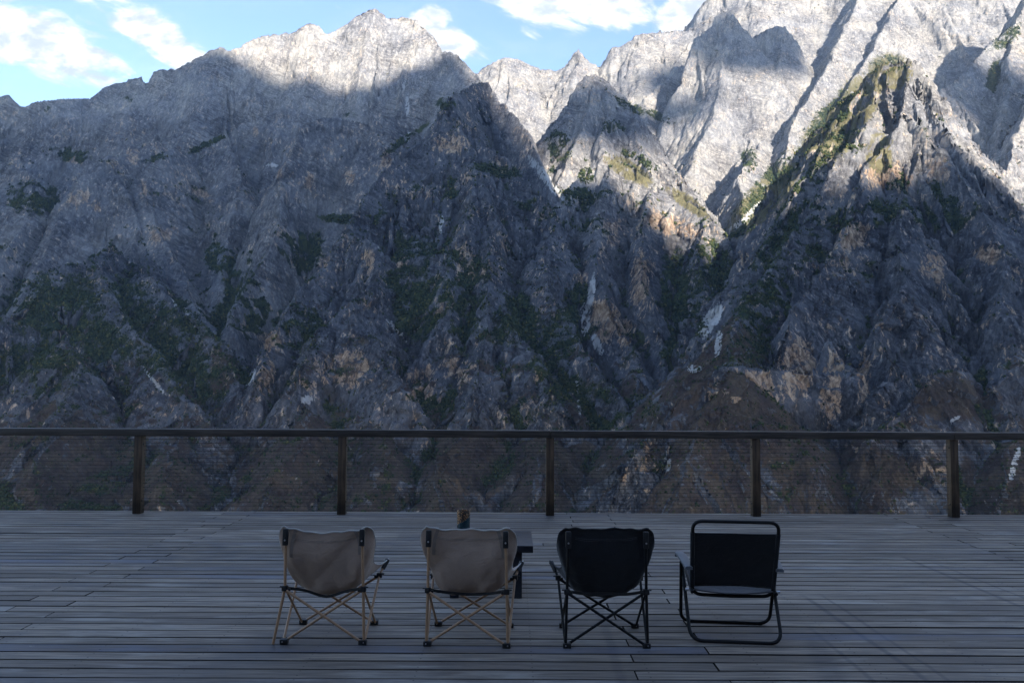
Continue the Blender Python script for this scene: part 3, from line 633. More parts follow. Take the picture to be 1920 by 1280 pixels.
# crest line of that mountain: (position along it, height it takes away from the sunlight over the deck)
CREST = [(-4000,3300),(-700,3350),(-210,3480),(52,3500),(390,3520),(451,3457),(578,3310),(717,3172),(836,3236),(919,3077),(1115,3089),(1241,3182),(1349,3180),(1449,3257),(1525,3150),(1560,2600),(1600,1880),(1718,1880),(1776,1718),(1850,1450),(1895,1210),(1940,1190),(2007,1250),(2070,1240),(2180,1280),(2240,1440),(2275,1460),(2329,1330),(2408,1120),(2500,980),(3000,950),(6000,800)]
def near_mountain():
    us = np.linspace(-4000, 6000, 400); aa = np.concatenate([np.linspace(-60, 400, 16), np.linspace(450, RIDGE_A, 90), np.linspace(RIDGE_A+40, RIDGE_A+2600, 30)])
    U, A = np.meshgrid(us, aa)
    zc = np.interp(U, [c[0] for c in CREST], [c[1] for c in CREST]) + RIDGE_A*TE
    q = np.clip(A/RIDGE_A, 0, 1)
    z = -14 + (zc+14)*np.clip((A-25)/(RIDGE_A-25), 0, 1)**1.05 - np.clip(A-RIDGE_A, 0, None)*0.9
    z = np.where(A < 25, -14 - (25-A)*0.8, z)
    n = fbm2((U/600).astype(F32), (A/600).astype(F32), 5, 20)
    z = z + n*90*np.clip(q*3, 0, 1)*(1-0.75*(np.abs(A-RIDGE_A) < 60))
    X = U*su[0] + A*sh[0]; Y = U*su[1] + A*sh[1]
    ix = np.arange(X.size).reshape(X.shape)
    q4 = np.stack([ix[:-1, :-1], ix[:-1, 1:], ix[1:, 1:], ix[1:, :-1]], -1).reshape(-1, 4)
    me = np_mesh('hillside', np.stack([X, Y, z], -1).reshape(-1, 3), q4, m_rock)
    o = bpy.data.objects.new('hillside', me); COL.objects.link(o)
    tag(o, 'steep hillside that carries the deck and climbs behind it', 'hillside', None, 'structure')
if su[0] < 0: su = -su
near_mountain()

# ------------------------------------------------------------------ unseen clouds high behind the deck, added so their shadows fall on the far peaks
m_cloud, nt = new_mat('cloud_vapour')
principled(nt, rgb(.85, .86, .88), 1.0, None, spec=0)
def make_shadow_cloud(px, py, depth, wid, hgt, seed):
    P0 = Vector(px2world(px, py, depth)); t = (7700.0-P0.z)/SUN_DIR.z; c = P0 + SUN_DIR*t
    uu = Vector((-SUN_DIR.y, SUN_DIR.x, 0)).normalized(); vv = SUN_DIR.cross(uu)
    if vv.z < 0: vv = -vv
    bm = bmesh.new(); bmesh.ops.create_icosphere(bm, subdivisions=5, radius=1.0)
    co = np.array([v.co[:] for v in bm.verts], np.float32)
    d = 1 + .30*perlin3(co[:,0]*1.6+seed, co[:,1]*1.6, co[:,2]*1.6, seed) + .18*perlin3(co[:,0]*4, co[:,1]*4+seed, co[:,2]*4, seed+1) + .08*perlin3(co[:,0]*9, co[:,1]*9+seed, co[:,2]*9, seed+2)
    for v, q in zip(bm.verts, d):
        p = v.co*float(q); v.co = c + uu*(p.x*wid) + vv*(p.y*hgt) + SUN_DIR*(p.z*min(wid, hgt))
    me = bpy.data.meshes.new('cloud'); bm.to_mesh(me); bm.free(); me.materials.append(m_cloud); me.shade_smooth()
    o = bpy.data.objects.new('cloud', me); COL.objects.link(o); tag(o, 'unseen cloud high behind the deck, added to shade the far peaks', 'cloud', None, 'structure')
make_shadow_cloud(1415, 75, 5250, 420, 330, 3)
make_shadow_cloud(1250, 205, 5100, 240, 130, 5)
make_shadow_cloud(1115, 222, 3900, 370, 265, 9)
make_shadow_cloud(1900, 150, 3900, 260, 330, 13)  # added only to darken the slopes on the far right
# ------------------------------------------------------------------ added roof and wall, out of view, to darken the near deck
def make_shade_roof():
    mb = MB(); mb.box((0, -1.7, 3.02), (19, 3.8, .12)); 
    for k in range(-9, 10): mb.box((k*1.0, -1.7, 2.90), (.08, 3.1, .115))
    mb.box((0, -3.3, 1.45), (19, .2, 2.96)); mb.box((0, .12, 2.90), (19, .10, .118))
    o = mb.build('shade_roof', m_post, None, smooth=False); tag(o, 'added unseen roof and wall behind the camera that shade the deck', 'shade_roof', None, 'structure')

# ------------------------------------------------------------------ materials of the deck and its furniture
rnd = random.Random(5)
def simple(name, col, rough=.5, spec=.5, metal=0.0, var=.12, scale=40.0, bmp=0.0):
    m, nt = new_mat(name); P = nt.n('ShaderNodeTexCoord').outputs['Object']
    f = nt.noise(P, scale, 5, .6)
    c = nt.mix(nt.ramp(f, .3, .7), rgb(*[x*(1-var) for x in col]), rgb(*[min(1, x*(1+var)) for x in col]))
    nrm = bump(nt, nt.noise(P, scale*6, 3, .6), bmp, .6) if bmp else None
    principled(nt, c, nt.ramp(f, .2, .8, rough*.85, min(1, rough*1.15)), nrm, spec, metal); return m
m_deck, nt = new_mat('weathered_boards')
P = nt.n('ShaderNodeTexCoord').outputs['Object']
tone = nt.n('ShaderNodeAttribute', attribute_name='tone').outputs['Fac']
off = nt.n('ShaderNodeCombineXYZ', ins={0: nt.math('MULTIPLY', tone, 37.0), 1: nt.math('MULTIPLY', tone, 11.0)}).outputs[0]
Pb = nt.vmath('ADD', P, off)
grain = nt.noise(nt.scale(Pb, (2.2, 60, 60)), 1, 6, .65, .4)
blot = nt.noise(nt.scale(Pb, (1.1, 5, 5)), 1, 6, .62, .3)
stain = nt.noise(nt.scale(P, (.55, .8, 1)), 1, 7, .62, .6)
c = nt.mix(nt.ramp(tone, 0, 1), rgb(.190, .154, .122), rgb(.345, .282, .220))
c = nt.mix(nt.ramp(grain, .38, .60, 0, .72), c, rgb(.085, .073, .064))
c = nt.mix(nt.ramp(blot, .50, .72, 0, .7), c, rgb(.37, .335, .29))
c = nt.mix(nt.ramp(stain, .50, .66, 0, .7), c, rgb(.085, .077, .074))
# darker lines that run slantwise over the boards
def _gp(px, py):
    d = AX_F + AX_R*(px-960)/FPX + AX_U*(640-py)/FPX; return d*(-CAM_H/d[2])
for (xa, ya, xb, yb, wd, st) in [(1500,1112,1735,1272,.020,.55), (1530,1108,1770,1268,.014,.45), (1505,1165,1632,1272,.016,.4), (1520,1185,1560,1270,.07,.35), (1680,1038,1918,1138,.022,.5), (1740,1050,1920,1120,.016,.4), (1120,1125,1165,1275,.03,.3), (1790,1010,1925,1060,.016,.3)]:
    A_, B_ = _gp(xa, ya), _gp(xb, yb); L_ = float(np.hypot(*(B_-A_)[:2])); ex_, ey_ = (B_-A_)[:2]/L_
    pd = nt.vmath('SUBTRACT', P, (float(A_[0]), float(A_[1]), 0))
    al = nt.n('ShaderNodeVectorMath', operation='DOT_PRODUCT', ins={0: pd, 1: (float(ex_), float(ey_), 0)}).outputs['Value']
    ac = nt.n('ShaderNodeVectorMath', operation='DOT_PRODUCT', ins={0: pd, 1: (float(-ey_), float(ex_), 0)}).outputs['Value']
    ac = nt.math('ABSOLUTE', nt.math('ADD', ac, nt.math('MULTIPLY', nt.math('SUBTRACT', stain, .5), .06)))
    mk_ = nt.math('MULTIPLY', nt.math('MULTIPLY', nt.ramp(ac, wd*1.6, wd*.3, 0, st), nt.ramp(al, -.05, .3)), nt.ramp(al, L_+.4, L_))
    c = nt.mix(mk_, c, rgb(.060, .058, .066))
blue = nt.math('MULTIPLY', nt.ramp(nt.noise(nt.n('ShaderNodeCombineXYZ', ins={0: nt.math('MULTIPLY', tone, 91.0)}).outputs[0], 3.0, 1, .5), .55, .68), nt.ramp(blot, .35, .6))
c = nt.mix(nt.math('MULTIPLY', blue, .55), c, rgb(.085, .105, .160))
sp = nt.noise(nt.scale(Pb, (9, 22, 22)), 1, 5, .7)
c = nt.mix(nt.ramp(sp, .68, .74, 0, .7), c, rgb(.50, .45, .39))
c = nt.mix(nt.ramp(sp, .30, .25, 0, .7), c, rgb(.05, .042, .038))
# nail heads along the joists, two to a board
sx = nt.n('ShaderNodeSeparateXYZ', ins={0: P})
ux = nt.math('MULTIPLY', nt.math('SUBTRACT', nt.math('FRACT', nt.math('ADD', nt.math('DIVIDE', sx.outputs[0], .66), .31)), .5), .66)
uy = nt.math('MULTIPLY', nt.math('SUBTRACT', nt.math('FRACT', nt.math('DIVIDE', nt.math('SUBTRACT', sx.outputs[1], .035), .07)), .5), .07)
rr = nt.math('SQRT', nt.math('ADD', nt.math('MULTIPLY', ux, ux), nt.math('MULTIPLY', uy, uy)))
c = nt.mix(nt.ramp(rr, .0065, .0045, 0, .85), c, rgb(.035, .03, .028))
h = nt.math('ADD', nt.math('MULTIPLY', grain, 1.0), nt.math('MULTIPLY', blot, .6))
gn = nt.n('ShaderNodeSeparateXYZ', ins={0: nt.n('ShaderNodeNewGeometry').outputs['True Normal']})
c = nt.mix(nt.ramp(nt.math('ABSOLUTE', gn.outputs[2]), .80, .55), c, rgb(.018, .016, .015))      # grime in the gaps
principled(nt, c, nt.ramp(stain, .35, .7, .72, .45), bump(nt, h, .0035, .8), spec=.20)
m_post, nt = new_mat('dark_stained_timber')
P = nt.n('ShaderNodeTexCoord').outputs['Object']
g = nt.noise(nt.scale(P, (45, 45, 2.5)), 1, 5, .6, .3); g2 = nt.noise(P, 3.0, 5, .6)
c = nt.mix(nt.ramp(g, .35, .65), rgb(.045, .027, .017), rgb(.115, .072, .042)); c = nt.mul(c, nt.mix(nt.ramp(g2, .3, .7), rgb(.6, .6, .6), rgb(1.2, 1.2, 1.2)))
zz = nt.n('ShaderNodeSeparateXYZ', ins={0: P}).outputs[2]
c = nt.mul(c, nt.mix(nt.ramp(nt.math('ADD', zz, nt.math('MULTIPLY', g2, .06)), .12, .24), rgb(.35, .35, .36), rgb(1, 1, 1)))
principled(nt, c, .55, bump(nt, g, .002, .7), spec=.4)
m_rail, nt = new_mat('dark_handrail_timber')
P = nt.n('ShaderNodeTexCoord').outputs['Object']
g = nt.noise(nt.scale(P, (2.0, 45, 45)), 1, 5, .6, .3); g2 = nt.noise(P, 1.6, 5, .6)
c = nt.mix(nt.ramp(g, .35, .65), rgb(.030, .024, .020), rgb(.065, .052, .044)); c = nt.mul(c, nt.mix(nt.ramp(g2, .3, .7), rgb(.65, .65, .65), rgb(1.3, 1.25, 1.2)))
principled(nt, c, .5, bump(nt, g, .002, .7), spec=.5)
m_cable = simple('steel_cable', (.03, .03, .033), .5, .4, .3)
m_bolt = simple('zinc_bolt', (.62, .62, .64), .35, .5, .9)
def cloth(name, col, dark=.88):
    m, nt = new_mat(name); P = nt.n('ShaderNodeTexCoord').outputs['Object']
    w = nt.noise(nt.scale(P, (420, 420, 420)), 1, 2, .5); f = nt.noise(P, 7.0, 6, .62); f2 = nt.noise(nt.scale(P, (14, 14, 26)), 1, 5, .6, .5)
    c = nt.mix(nt.ramp(f, .3, .7), rgb(*[x*dark for x in col]), rgb(*col)); c = nt.mix(nt.ramp(f2, .62, .85, 0, .18), c, rgb(*[x*.55 for x in col]))
    c = nt.mul(c, nt.mix(nt.ramp(w, .3, .7), rgb(.86, .86, .86), rgb(1.1, 1.1, 1.1)))
    cr = nt.noise(nt.scale(P, (9, 9, 15)), 1, 4, .6, 1.2)
    hh = nt.math('ADD', nt.math('MULTIPLY', w, .05), cr)
    b = principled(nt, c, .9, bump(nt, hh, .012, .7), spec=.2); b.inputs['Sheen Weight'].default_value = .15; return m
m_beige = cloth('beige_canvas', (.375, .270, .205)); m_blackcloth = cloth('black_canvas', (.014, .014, .016)); m_beige2 = cloth('pale_canvas_binding', (.46, .42, .38)); m_band = cloth('taupe_seam_band', (.25, .20, .165)); m_greycloth = cloth('dark_grey_webbing', (.06, .058, .062))
m_tan = simple('tan_lacquered_tube', (.38, .225, .125), .38, .5, 0, .1, 25)
m_blacktube = simple('black_coated_tube', (.009, .009, .010), .5, .2, 0, .2, 30)
m_plastic = simple('black_plastic', (.012, .012, .013), .45, .5, 0, .2, 60, .001)
m_armgrey = simple('grey_moulded_arm', (.10, .105, .115), .5, .5)
m_table = simple('black_lacquered_wood', (.014, .016, .022), .42, .3, 0, .3, 9, .0005)

# ------------------------------------------------------------------ the deck
PITCH_Y, BOARD_W = 0.14, 0.1225
DECK_Y1 = 10.24
def make_deck():
    V = []; Fc = []; tones = []
    row = 0; y = DECK_Y1 - BOARD_W/2
    while y > -1.2:
        alt = row % 2
        cuts = [-16.0]
        for base in (-11.3, -7.35, -3.25, .72, 4.72, 8.8, 12.6):
            cuts.append(base + (-.36 if alt else .0)*(1 if base < 0 else -1.35) + rnd.uniform(-.02, .02) + (rnd.uniform(-.4, .4) if rnd.random() < .06 else 0))
        cuts.append(16.0)
        for a, b in zip(cuts[:-1], cuts[1:]):
            t = rnd.random(); dz = rnd.gauss(0, .0006); tilt = rnd.gauss(0, .0006); w = BOARD_W/2*rnd.uniform(.985, 1.012); dyy = rnd.gauss(0, .0012)
            e_ = rnd.uniform(.003, .007); x0, x1 = a+e_, b-e_; n = 5; ch = .002
            ends = [rnd.gauss(0, .0008) for _ in range(n)]; bow = [rnd.gauss(0, .0012) for _ in range(n)]
            base_i = len(V)
            for k in range(n):
                x = x0 + (x1-x0)*k/(n-1); z = dz + ends[k]; yy = y + dyy + bow[k]
                V.extend([(x, yy-w, z-.045-tilt), (x, yy-w, z-ch-tilt), (x, yy-w+ch, z-tilt), (x, yy+w-ch, z+tilt), (x, yy+w, z-ch+tilt), (x, yy+w, z-.045+tilt)])
            for k in range(n-1):
                o = base_i + k*6
                for j in range(6): Fc.append((o+j, o+6+j, o+6+(j+1) % 6, o+(j+1) % 6)); tones.append(t)
            Fc.append(tuple(base_i+j for j in range(6))); tones.append(t)
            o = base_i+(n-1)*6; Fc.append(tuple(o+5-j for j in range(6))); tones.append(t)
        y -= PITCH_Y; row += 1
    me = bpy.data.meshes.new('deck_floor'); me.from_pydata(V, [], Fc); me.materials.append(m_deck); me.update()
    at = me.attributes.new('tone', 'FLOAT', 'FACE'); at.data.foreach_set('value', np.array(tones, np.float32))
    bm = bmesh.new(); bm.from_mesh(me); bmesh.ops.recalc_face_normals(bm, faces=bm.faces); bm.to_mesh(me); bm.free()
    o = bpy.data.objects.new('deck_floor', me); COL.objects.link(o)
    tag(o, 'weathered grey board deck the chairs stand on', 'deck', None, 'structure')
    mb = MB()
    for k in range(-24, 25): mb.box((k*.66+.2, 4.4, -.146), (.06, 11.2, .19))
    mb.box((0, DECK_Y1-.045, -.13), (32, .05, .185))
    f = mb.build('deck_frame', m_post, None, smooth=False); tag(f, 'dark timber joists under the deck boards', 'deck frame', None, 'structure')
make_deck()
make_shade_roof()

# ------------------------------------------------------------------ the railing
RAIL_Y = 10.06
def make_railing():
    root = empty('railing', (0, RAIL_Y, 0)); tag(root, 'dark timber railing with thin steel cables along the far edge of the deck', 'railing')
    xs = [px2world(p, 955, RAIL_Y)[0] for p in (259, 641, 1031, 1417, 1788)]
    xs = [xs[0]-2.62*k for k in (3, 2, 1)] + xs + [xs[-1]+2.55*k for k in (1, 2, 3)]
    ztop = 1.052
    mb = MB(); edges = [-12.5, xs[2], xs[5], xs[7], 12.5]
    for a, b in zip(edges[:-1], edges[1:]): mb.box(((a+b)/2, 0, ztop-.045), (b-a-.004, .13, .09), .006)
    mb.build('handrail', m_rail, root)
    for x in xs:
        p = MB(); p.box((0, 0, (ztop-.09)/2), (.102, .102, ztop-.09), .005)
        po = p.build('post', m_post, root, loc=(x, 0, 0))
        for zz in (.16, .86):
            q = MB(); q.box(((.0535 if x < 0 else -.0535), -.02, zz), (.014, .024, .024), .003); q.build('cable_bolt', m_plastic, po)
    n = 20
    for k in range(n):
        z = .05 + (ztop-.13-.05)*k/(n-1); c = MB(); pts = []
        ex = [-12.4] + xs + [12.4]
        for a, b in zip(ex[:-1], ex[1:]):
            sag = rnd.uniform(.0, .008)
            for j in range(6): s_ = j/6; pts.append((a+(b-a)*s_, 0, z - sag*4*s_*(1-s_)))
        pts.append((12.4, 0, z))
        c.tube(pts, .0030, 5); c.build('cable', m_cable, root)
make_railing()

# ------------------------------------------------------------------ the quad-fold sling chairs
def sling(mat, seed=0, sag=.0, twist=0.0, k_top=0.0):
    """canvas bucket: back, belly, seat and the two wings at the front corners"""
    rr = np.random.RandomState(seed)
    side = bezier([(.262, -.004, .731), (.297, .030, .690), (.302, .075, .600), (.276, .165, .500), (.258, .270, .430), (.280, .375, .402), (.328, .462, .432)], 8)
    cent = bezier([(0, .010, .722-sag), (0, .018, .62-sag*.6), (0, .035, .47), (0, .085, .325), (0, .165, .272), (0, .29, .285), (0, .435, .345)], 8)
    nv = len(side); nu = 41; mb = MB(); vs = []
    ph = rr.rand(8)*6.28
    for j in range(nv):
        v = j/(nv-1); E, C = side[j], cent[j]
        pw = 2.0 + 1.5*math.sin(math.pi*min(1, v*1.25))
        for i in range(nu):
            u = -1 + 2*i/(nu-1); au = abs(u); w = au**pw
            xx = E.x*(math.sin(au*math.pi/2)*.55 + au*.45)*(1 if u > 0 else -1)
            yy = C.y + (E.y-C.y)*w; zz = C.z + (E.z-C.z)*w
            amp = .013*math.sin(math.pi*v)
            wr = amp*(math.sin(9*u+5*v+ph[0]) * .5 + .8*math.sin(5*(u*.6+v*2.2)+ph[1]) + .5*math.sin(16*(v+.35*u)+ph[2])*au + .35*math.sin(23*(v*.6-.8*u)+ph[3]) + .9*(1-abs(math.sin(6*(v*1.1+.55*u)+ph[6])))**3)
            yy += wr - .018*math.exp(-((v-.26)/.12)**2)*(1-au); zz += wr*.4 + twist*u*math.sin(math.pi*v)
            if j == 0: zz += .004*math.sin(7*u+ph[4]) + .003*math.sin(17*u+ph[5])
            vs.append((xx, yy, zz))
    fs = [(j*nu+i, j*nu+i+1, (j+1)*nu+i+1, (j+1)*nu+i) for j in range(nv-1) for i in range(nu-1)]
    mb.add(vs, fs); return mb, vs, nu, nv
def make_sling_chair(label, tube_mat, cloth_mat, bind_mat, loc, rz, seed, sag=.0, twist=0.0, slipped=False):
    root = empty('camping_chair', loc, rz); tag(root, label, 'chair', 'fabric sling camping chairs in a row')
    RT = .0085
    rf = {s: Vector((s*.255, .0, .018)) for s in (-1, 1)}; ff = {s: Vector((s*.250, .415, .018)) for s in (-1, 1)}
    rh = {s: Vector((s*.247, -.006, .345)) for s in (-1, 1)}; fh = {s: Vector((s*.276, .395, .335)) for s in (-1, 1)}
    wing = {s: Vector((s*.318, .455, .424)) for s in (-1, 1)}
    for s in (-1, 1):
        foot = rf[s] + (Vector((-.055, -.022, -.012)) if (slipped and s < 0) else Vector((0, 0, 0)))
        top = Vector((s*.240, -.034, .705))
        m = MB(); m.tube([foot, rh[s], top], RT*1.08, 12); m.build('rear_upright', tube_mat, root)
        m = MB(); m.tube([rf[s] + Vector((0, .015, 0)), fh[s], wing[s]-Vector((s*.01, .012, .012))], RT, 12); m.build('front_upright', tube_mat, root)
        m = MB(); m.tube([rh[s]+Vector((0, .014, -.008)), ff[s]+Vector((0, -.01, 0))], RT*.92, 12); m.build('side_brace', tube_mat, root)
        m = MB(); m.tube([rh[s]+Vector((-s*.012, .010*s, -.012)), rf[-s]+Vector((s*.02, .010*s+.004, .004))], RT, 12); m.build('rear_brace', tube_mat, root)
        m = MB(); m.tube([fh[s]+Vector((-s*.012, .010*s, -.01)), ff[-s]+Vector((s*.02, .010*s, .004))], RT, 12); m.build('front_brace', tube_mat, root)
        for hub in (rh[s], fh[s]):
            m = MB(); m.box(hub, (.036, .034, .034), .006); m.box(hub+Vector((s*.022, 0, .010)), (.022, .010, .008), .003); m.box(hub+Vector((-s*.022, 0, -.008)), (.026, .022, .020), .005); m.build('hub', m_plastic, root)
        for ft in (rf[s], ff[s]):
            m = MB(); m.box(ft+Vector((-s*.008, 0, -.002)), (.052, .036, .032), .007); fo = m.build('foot', m_plastic, root)
            b = MB(); b.tube([ft+Vector((.0, -.017, 0)), ft+Vector((0, -.0205, 0))], .0042, 8); b.build('rivet', m_bolt, fo)
        m = MB(); m.box((0, 0, 0), (.034, .024, .104), .006, Matrix.Rotation(-.08, 3, 'X').to_4x4())
        sl = m.build('corner_sleeve', m_plastic, root, loc=(s*.241, -.034, .668))
        b = MB(); b.tube([(0, -.012, -.018), (0, -.0175, -.018)], .0055, 10); b.build('rivet', m_bolt, sl)
        m = MB(); d = wing[s]-fh[s]; m.tube([fh[s]+d*.42, wing[s]+d*.02], [.014, .017], 10); m.build('corner_sleeve', m_plastic, root)
    mb, vs, nu, nv = sling(cloth_mat, seed, sag, twist)
    o = mb.build('sling', cloth_mat, root); md = o.modifiers.new('thickness', 'SOLIDIFY'); md.thickness = .0035; md.offset = 0
    e = MB(); e.tube([vs[i] for i in range(nu)], .0055, 8); e.build('top_binding', bind_mat, o)
    for c_ in (0, nu-1):
        e = MB(); e.tube([vs[j*nu+c_] for j in range(nv)], .0045, 8); e.build('side_binding', bind_mat, o)
    for jj in (5, 6):
        e = MB(); k0 = (nu-1)//2 - int(.60*(nu-1)/2); k1 = (nu-1)//2 + int(.60*(nu-1)/2)
        e.tube([Vector(vs[jj*nu+i]) + Vector((0, -.0022, .003*(jj-5))) for i in range(k0, k1+1)], .0016, 5); e.build('hem_seam', m_band if cloth_mat is m_beige else m_plastic, o)
    # reinforcement seams beside the sleeves
    for s in (-1, 1):
        e = MB(); iu = (nu-1)//2 + s*int(.62*(nu-1)/2); pts = [Vector(vs[j*nu+iu]) for j in range(0, 14)]
        pw_ = []
        for p in pts: pw_ += [p+Vector((-.011, -.0042, 0)), p+Vector((.011, -.0042, 0))]
        e.add(pw_, [(2*j, 2*j+1, 2*j+3, 2*j+2) for j in range(len(pts)-1)]); e.build('seam_band', m_band if cloth_mat is m_beige else cloth_mat, o)
    st = MB(); pts = bezier([rh[-1]+Vector((.01, .004, 0)), Vector((-.13, .03, .322)), Vector((0, .06, .312-sag)), Vector((.13, .03, .320)), rh[1]+Vector((-.01, .004, 0))], 6)
    q = []
    for p in pts: q += [p+Vector((0, 0, -.009)), p+Vector((0, 0, .009)), p+Vector((0, .003, .009)), p+Vector((0, .003, -.009))]
    st.add(q, [(4*j+a, 4*j+b, 4*j+4+b, 4*j+4+a) for j in range(len(pts)-1) for a, b in ((0, 1), (1, 2), (2, 3), (3, 0))]); st.build('strap', m_plastic, root)
    return root
def ground_px(px, py):
    d = AX_F + AX_R*(px-960)/FPX + AX_U*(640-py)/FPX; t = -CAM_H/d[2]; return d*t
def mid(a, b): return (a+b)/2
g1 = mid(ground_px(532, 1203), ground_px(685, 1205)); g2 = mid(ground_px(801, 1208), ground_px(951, 1210)); g3 = mid(ground_px(1061, 1210), ground_px(1212, 1212))
make_sling_chair('beige sling camping chair whose left rear leg has slipped off its foot', m_tan, m_beige, m_beige2, (g1[0], g1[1]-.03, 0), math.radians(-1), 3, .034, .016, True)
make_sling_chair('beige sling camping chair standing upright in front of the low table', m_tan, m_beige, m_beige2, (g2[0], g2[1]-.03, 0), math.radians(-3.5), 8, .006, -.003)
make_sling_chair('all black sling camping chair with black legs between beige and tube framed chair', m_blacktube, m_blackcloth, m_blackcloth, (g3[0], g3[1]-.03, 0), math.radians(.5), 12, -.004, .0)

# ------------------------------------------------------------------ the low folding armchair of bent black tube
def make_folding_chair():
    ga, gb = ground_px(1297, 1205), ground_px(1460, 1204); g = mid(ga, gb)
    root = empty('folding_armchair', (g[0], g[1]-.02, 0), math.radians(-6)); tag(root, 'low black folding armchair with bent tube frame and armrests, last in the row', 'chair')
    R = .0115
    m = MB(); m.tube(round_path([(-.305, .300, .462), (-.283, .0, R), (.283, .0, R), (.275, .300, .462)], .085, 8), R, 12); m.build('rear_leg_frame', m_blacktube, root)
    m = MB(); m.tube(round_path([(-.318, .19, .462), (-.300, .425, R), (.292, .425, R), (.292, .19, .462)], .085, 8), R, 12); m.build('front_leg_frame', m_blacktube, root)
    m = MB(); loop = [(-.255, .135, .268), (-.268, -.035, .768), (.268, -.035, .768), (.255, .135, .268)]
    pth = round_path([(0, .135, .262)] + loop + [(0, .135, .262)], .065, 8); m.tube(pth, R, 12, cap=False); m.build('back_frame', m_blacktube, root)
    # back panel: slung between the two sides, slightly hollow
    V = []; nu, nv = 25, 17
    for j in range(nv):
        t = j/(nv-1); z = .322 + (.690-.322)*t; yb = .135 + (-.035-.135)*(z-.268)/(.768-.268)
        hw = .255 + .012*(z-.268)/.5 + .006
        for i in range(nu):
            u = -1+2*i/(nu-1); V.append((u*hw, yb + .028*(1-u*u) - (.011 if abs(u) > .93 else 0.004) + .003*math.sin(6*u+9*t), z - .004*math.cos(u*1.6)*(1 if t > .5 else -1)))
    b = MB(); b.add(V, [(j*nu+i, j*nu+i+1, (j+1)*nu+i+1, (j+1)*nu+i) for j in range(nv-1) for i in range(nu-1)])
    o = b.build('back_panel', m_blackcloth, root); md = o.modifiers.new('thickness', 'SOLIDIFY'); md.thickness = .004; md.offset = 0
    for s in (-1, 1):
        h = MB(); h.tube([(s*(.255+.012*((.322+.368*k/6)-.268)/.5+.001), .135-.17*((.322+.368*k/6)-.268)/.5, .322+.368*k/6) for k in range(7)], R+.0035, 12); h.build('hem', m_blackcloth, o)
    V = []
    for j in range(nv):
        t = j/(nv-1); y = .095 + .44*t
        for i in range(nu):
            u = -1+2*i/(nu-1); V.append((u*.258, y, .318 + .055*t - .045*(1-u*u)*math.sin(math.pi*(.15+.8*t)) - .012*(1-t)))
    b = MB(); b.add(V, [(j*nu+i, j*nu+i+1, (j+1)*nu+i+1, (j+1)*nu+i) for j in range(nv-1) for i in range(nu-1)])
    o = b.build('seat', m_greycloth, root); md = o.modifiers.new('thickness', 'SOLIDIFY'); md.thickness = .004; md.offset = 0
    m = MB()
    for s in (-1, 1): m.tube([(s*.264, .06, .300), (s*.264, .54, .376)], R*.95, 12)
    m.tube([(-.264, .54, .376), (.264, .54, .376)], R*.95, 12); m.build('seat_frame', m_blacktube, root)
    for s in (-1, 1):
        a = MB(); pts = bezier([(s*.285, .04, .455), (s*.292, .18, .470), (s*.298, .34, .474), (s*.303, .47, .462), (s*.305, .505, .440)], 6)
        V = []
        for k, p in enumerate(pts):
            w = .024 + .006*math.sin(math.pi*k/(len(pts)-1)); th = .011
            V += [p+Vector((-w, 0, -th)), p+Vector((w, 0, -th)), p+Vector((w, 0, th*.3)), p+Vector((w*.6, 0, th)), p+Vector((-w*.6, 0, th)), p+Vector((-w, 0, th*.3))]
        n = len(pts); fs = [(6*k+i, 6*k+(i+1) % 6, 6*k+6+(i+1) % 6, 6*k+6+i) for k in range(n-1) for i in range(6)] + [tuple(range(5, -1, -1)), tuple(6*(n-1)+i for i in range(6))]
        a.add(V, fs); a.build('armrest', m_armgrey, root)
        b = MB(); b.tube([(s*.262, .127, .300), (s*.300, .127, .300)], .009, 10); b.build('pivot_bolt', m_bolt, root)
        b = MB(); b.tube([(s*.300, .30, .455), (s*.284, .33, .29), (s*.274, .345, .215)], .004, 8); b.build('fold_stay', m_blacktube, root)
make_folding_chair()

# ------------------------------------------------------------------ the low table and the pot on it
def make_table():
    zt = .405; y0, y1 = 6.13, 6.76
    xl = (826-960)/FPX*6.13; xr = (1001-960)/FPX*6.13
    root = empty('low_table', ((xl+xr)/2, (y0+y1)/2, 0)); tag(root, 'low square black table with thick legs beyond the second beige chair', 'table')
    w, d = xr-xl, y1-y0
    m = MB(); m.box((0, 0, zt-.027), (w, d, .054), .006); m.build('tabletop', m_table, root)
    for sx_ in (-1, 1):
        for sy in (-1, 1):
            m = MB(); m.box((sx_*(w/2-.118), sy*(d/2-.07), (zt-.054)/2), (.068, .068, zt-.054), .004); m.build('leg', m_table, root)
    m = MB()
    for sy in (-1, 1):
        m = MB(); m.box((0, sy*(d/2-.07), zt-.08), (w-.31, .022, .05), .002); m.build('apron', m_table, root)
make_table()
m_pot, nt = new_mat('mottled_glaze')
P = nt.n('ShaderNodeTexCoord').outputs['Object']; sz = nt.n('ShaderNodeSeparateXYZ', ins={0: P})
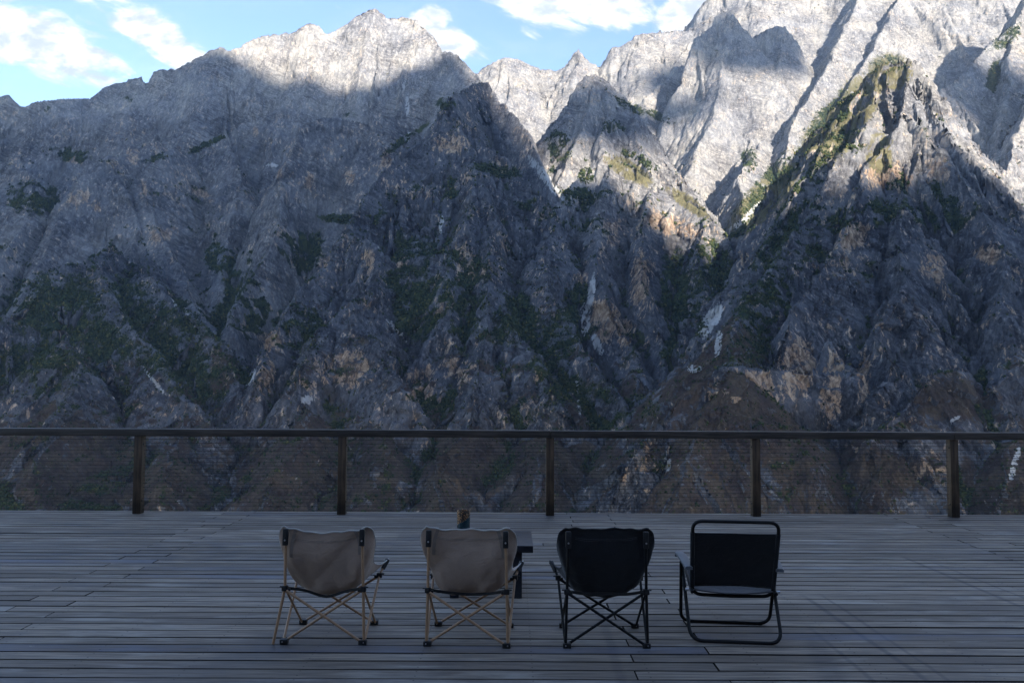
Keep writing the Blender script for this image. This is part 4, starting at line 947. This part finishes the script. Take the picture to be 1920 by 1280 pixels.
vo = nt.n('ShaderNodeTexVoronoi', ins={'Vector': P, 'Scale': 75.0}); f = nt.noise(P, 60, 4, .6)
rust = nt.mix(nt.ramp(nt.math('ADD', vo.outputs['Distance'], nt.math('MULTIPLY', f, .5)), .45, .8), rgb(.42, .20, .07), rgb(.03, .018, .012))
rust = nt.mix(nt.ramp(f, .58, .68, 0, .7), rust, rgb(.58, .42, .26))
teal = nt.mix(nt.ramp(f, .3, .7), rgb(.010, .030, .040), rgb(.020, .055, .068))
teal = nt.mix(nt.ramp(sz.outputs[2], .085, .05), teal, rgb(.010, .011, .013))
edge = nt.math('ADD', nt.math('ADD', sz.outputs[2], nt.math('MULTIPLY', sz.outputs[0], -.62)), nt.math('MULTIPLY', f, .03))
c = nt.mix(nt.ramp(edge, .148, .156), teal, rust)
principled(nt, c, nt.ramp(edge, .14, .16, .25, .6), bump(nt, nt.math('ADD', f, vo.outputs['Distance']), .003, .5), spec=.5)
def make_pot():
    y = 6.47; x = (871.5-960)/FPX*y
    m = MB(); m.lathe([(.040, .0), (.048, .004), (.0515, .02), (.0525, .10), (.053, .19), (.0535, .206), (.052, .211), (.047, .209), (.0455, .19), (.0455, .03), (.03, .012)], 40)
    o = m.build('ceramic_pot', m_pot, None, loc=(x, y, .4055)); o.rotation_euler = (0, 0, math.radians(10))
    tag(o, 'tall round pot with mottled rust brown rim and dark teal base on the low table', 'pot')
make_pot()

# ------------------------------------------------------------------ the air of the gorge
def make_haze():
    m, nt = new_mat('air')
    v = nt.n('ShaderNodeVolumePrincipled')
    v.inputs['Color'].default_value = (.62, .78, 1.0, 1); v.inputs['Density'].default_value = HAZE_D; v.inputs['Anisotropy'].default_value = 0.2
    nt.n('ShaderNodeOutputMaterial', ins={1: v.outputs[0]})
    allz = [-1200.0, 6800.0]
    mb = MB(); mb.box((2200, 500, sum(allz)/2), (22000, 17500, allz[1]-allz[0]))
    o = mb.build('haze', m, None, smooth=False); tag(o, 'thin bluish air that fills the whole gorge', 'haze', None, 'stuff')
HAZE_D = 2.7e-5
make_haze()
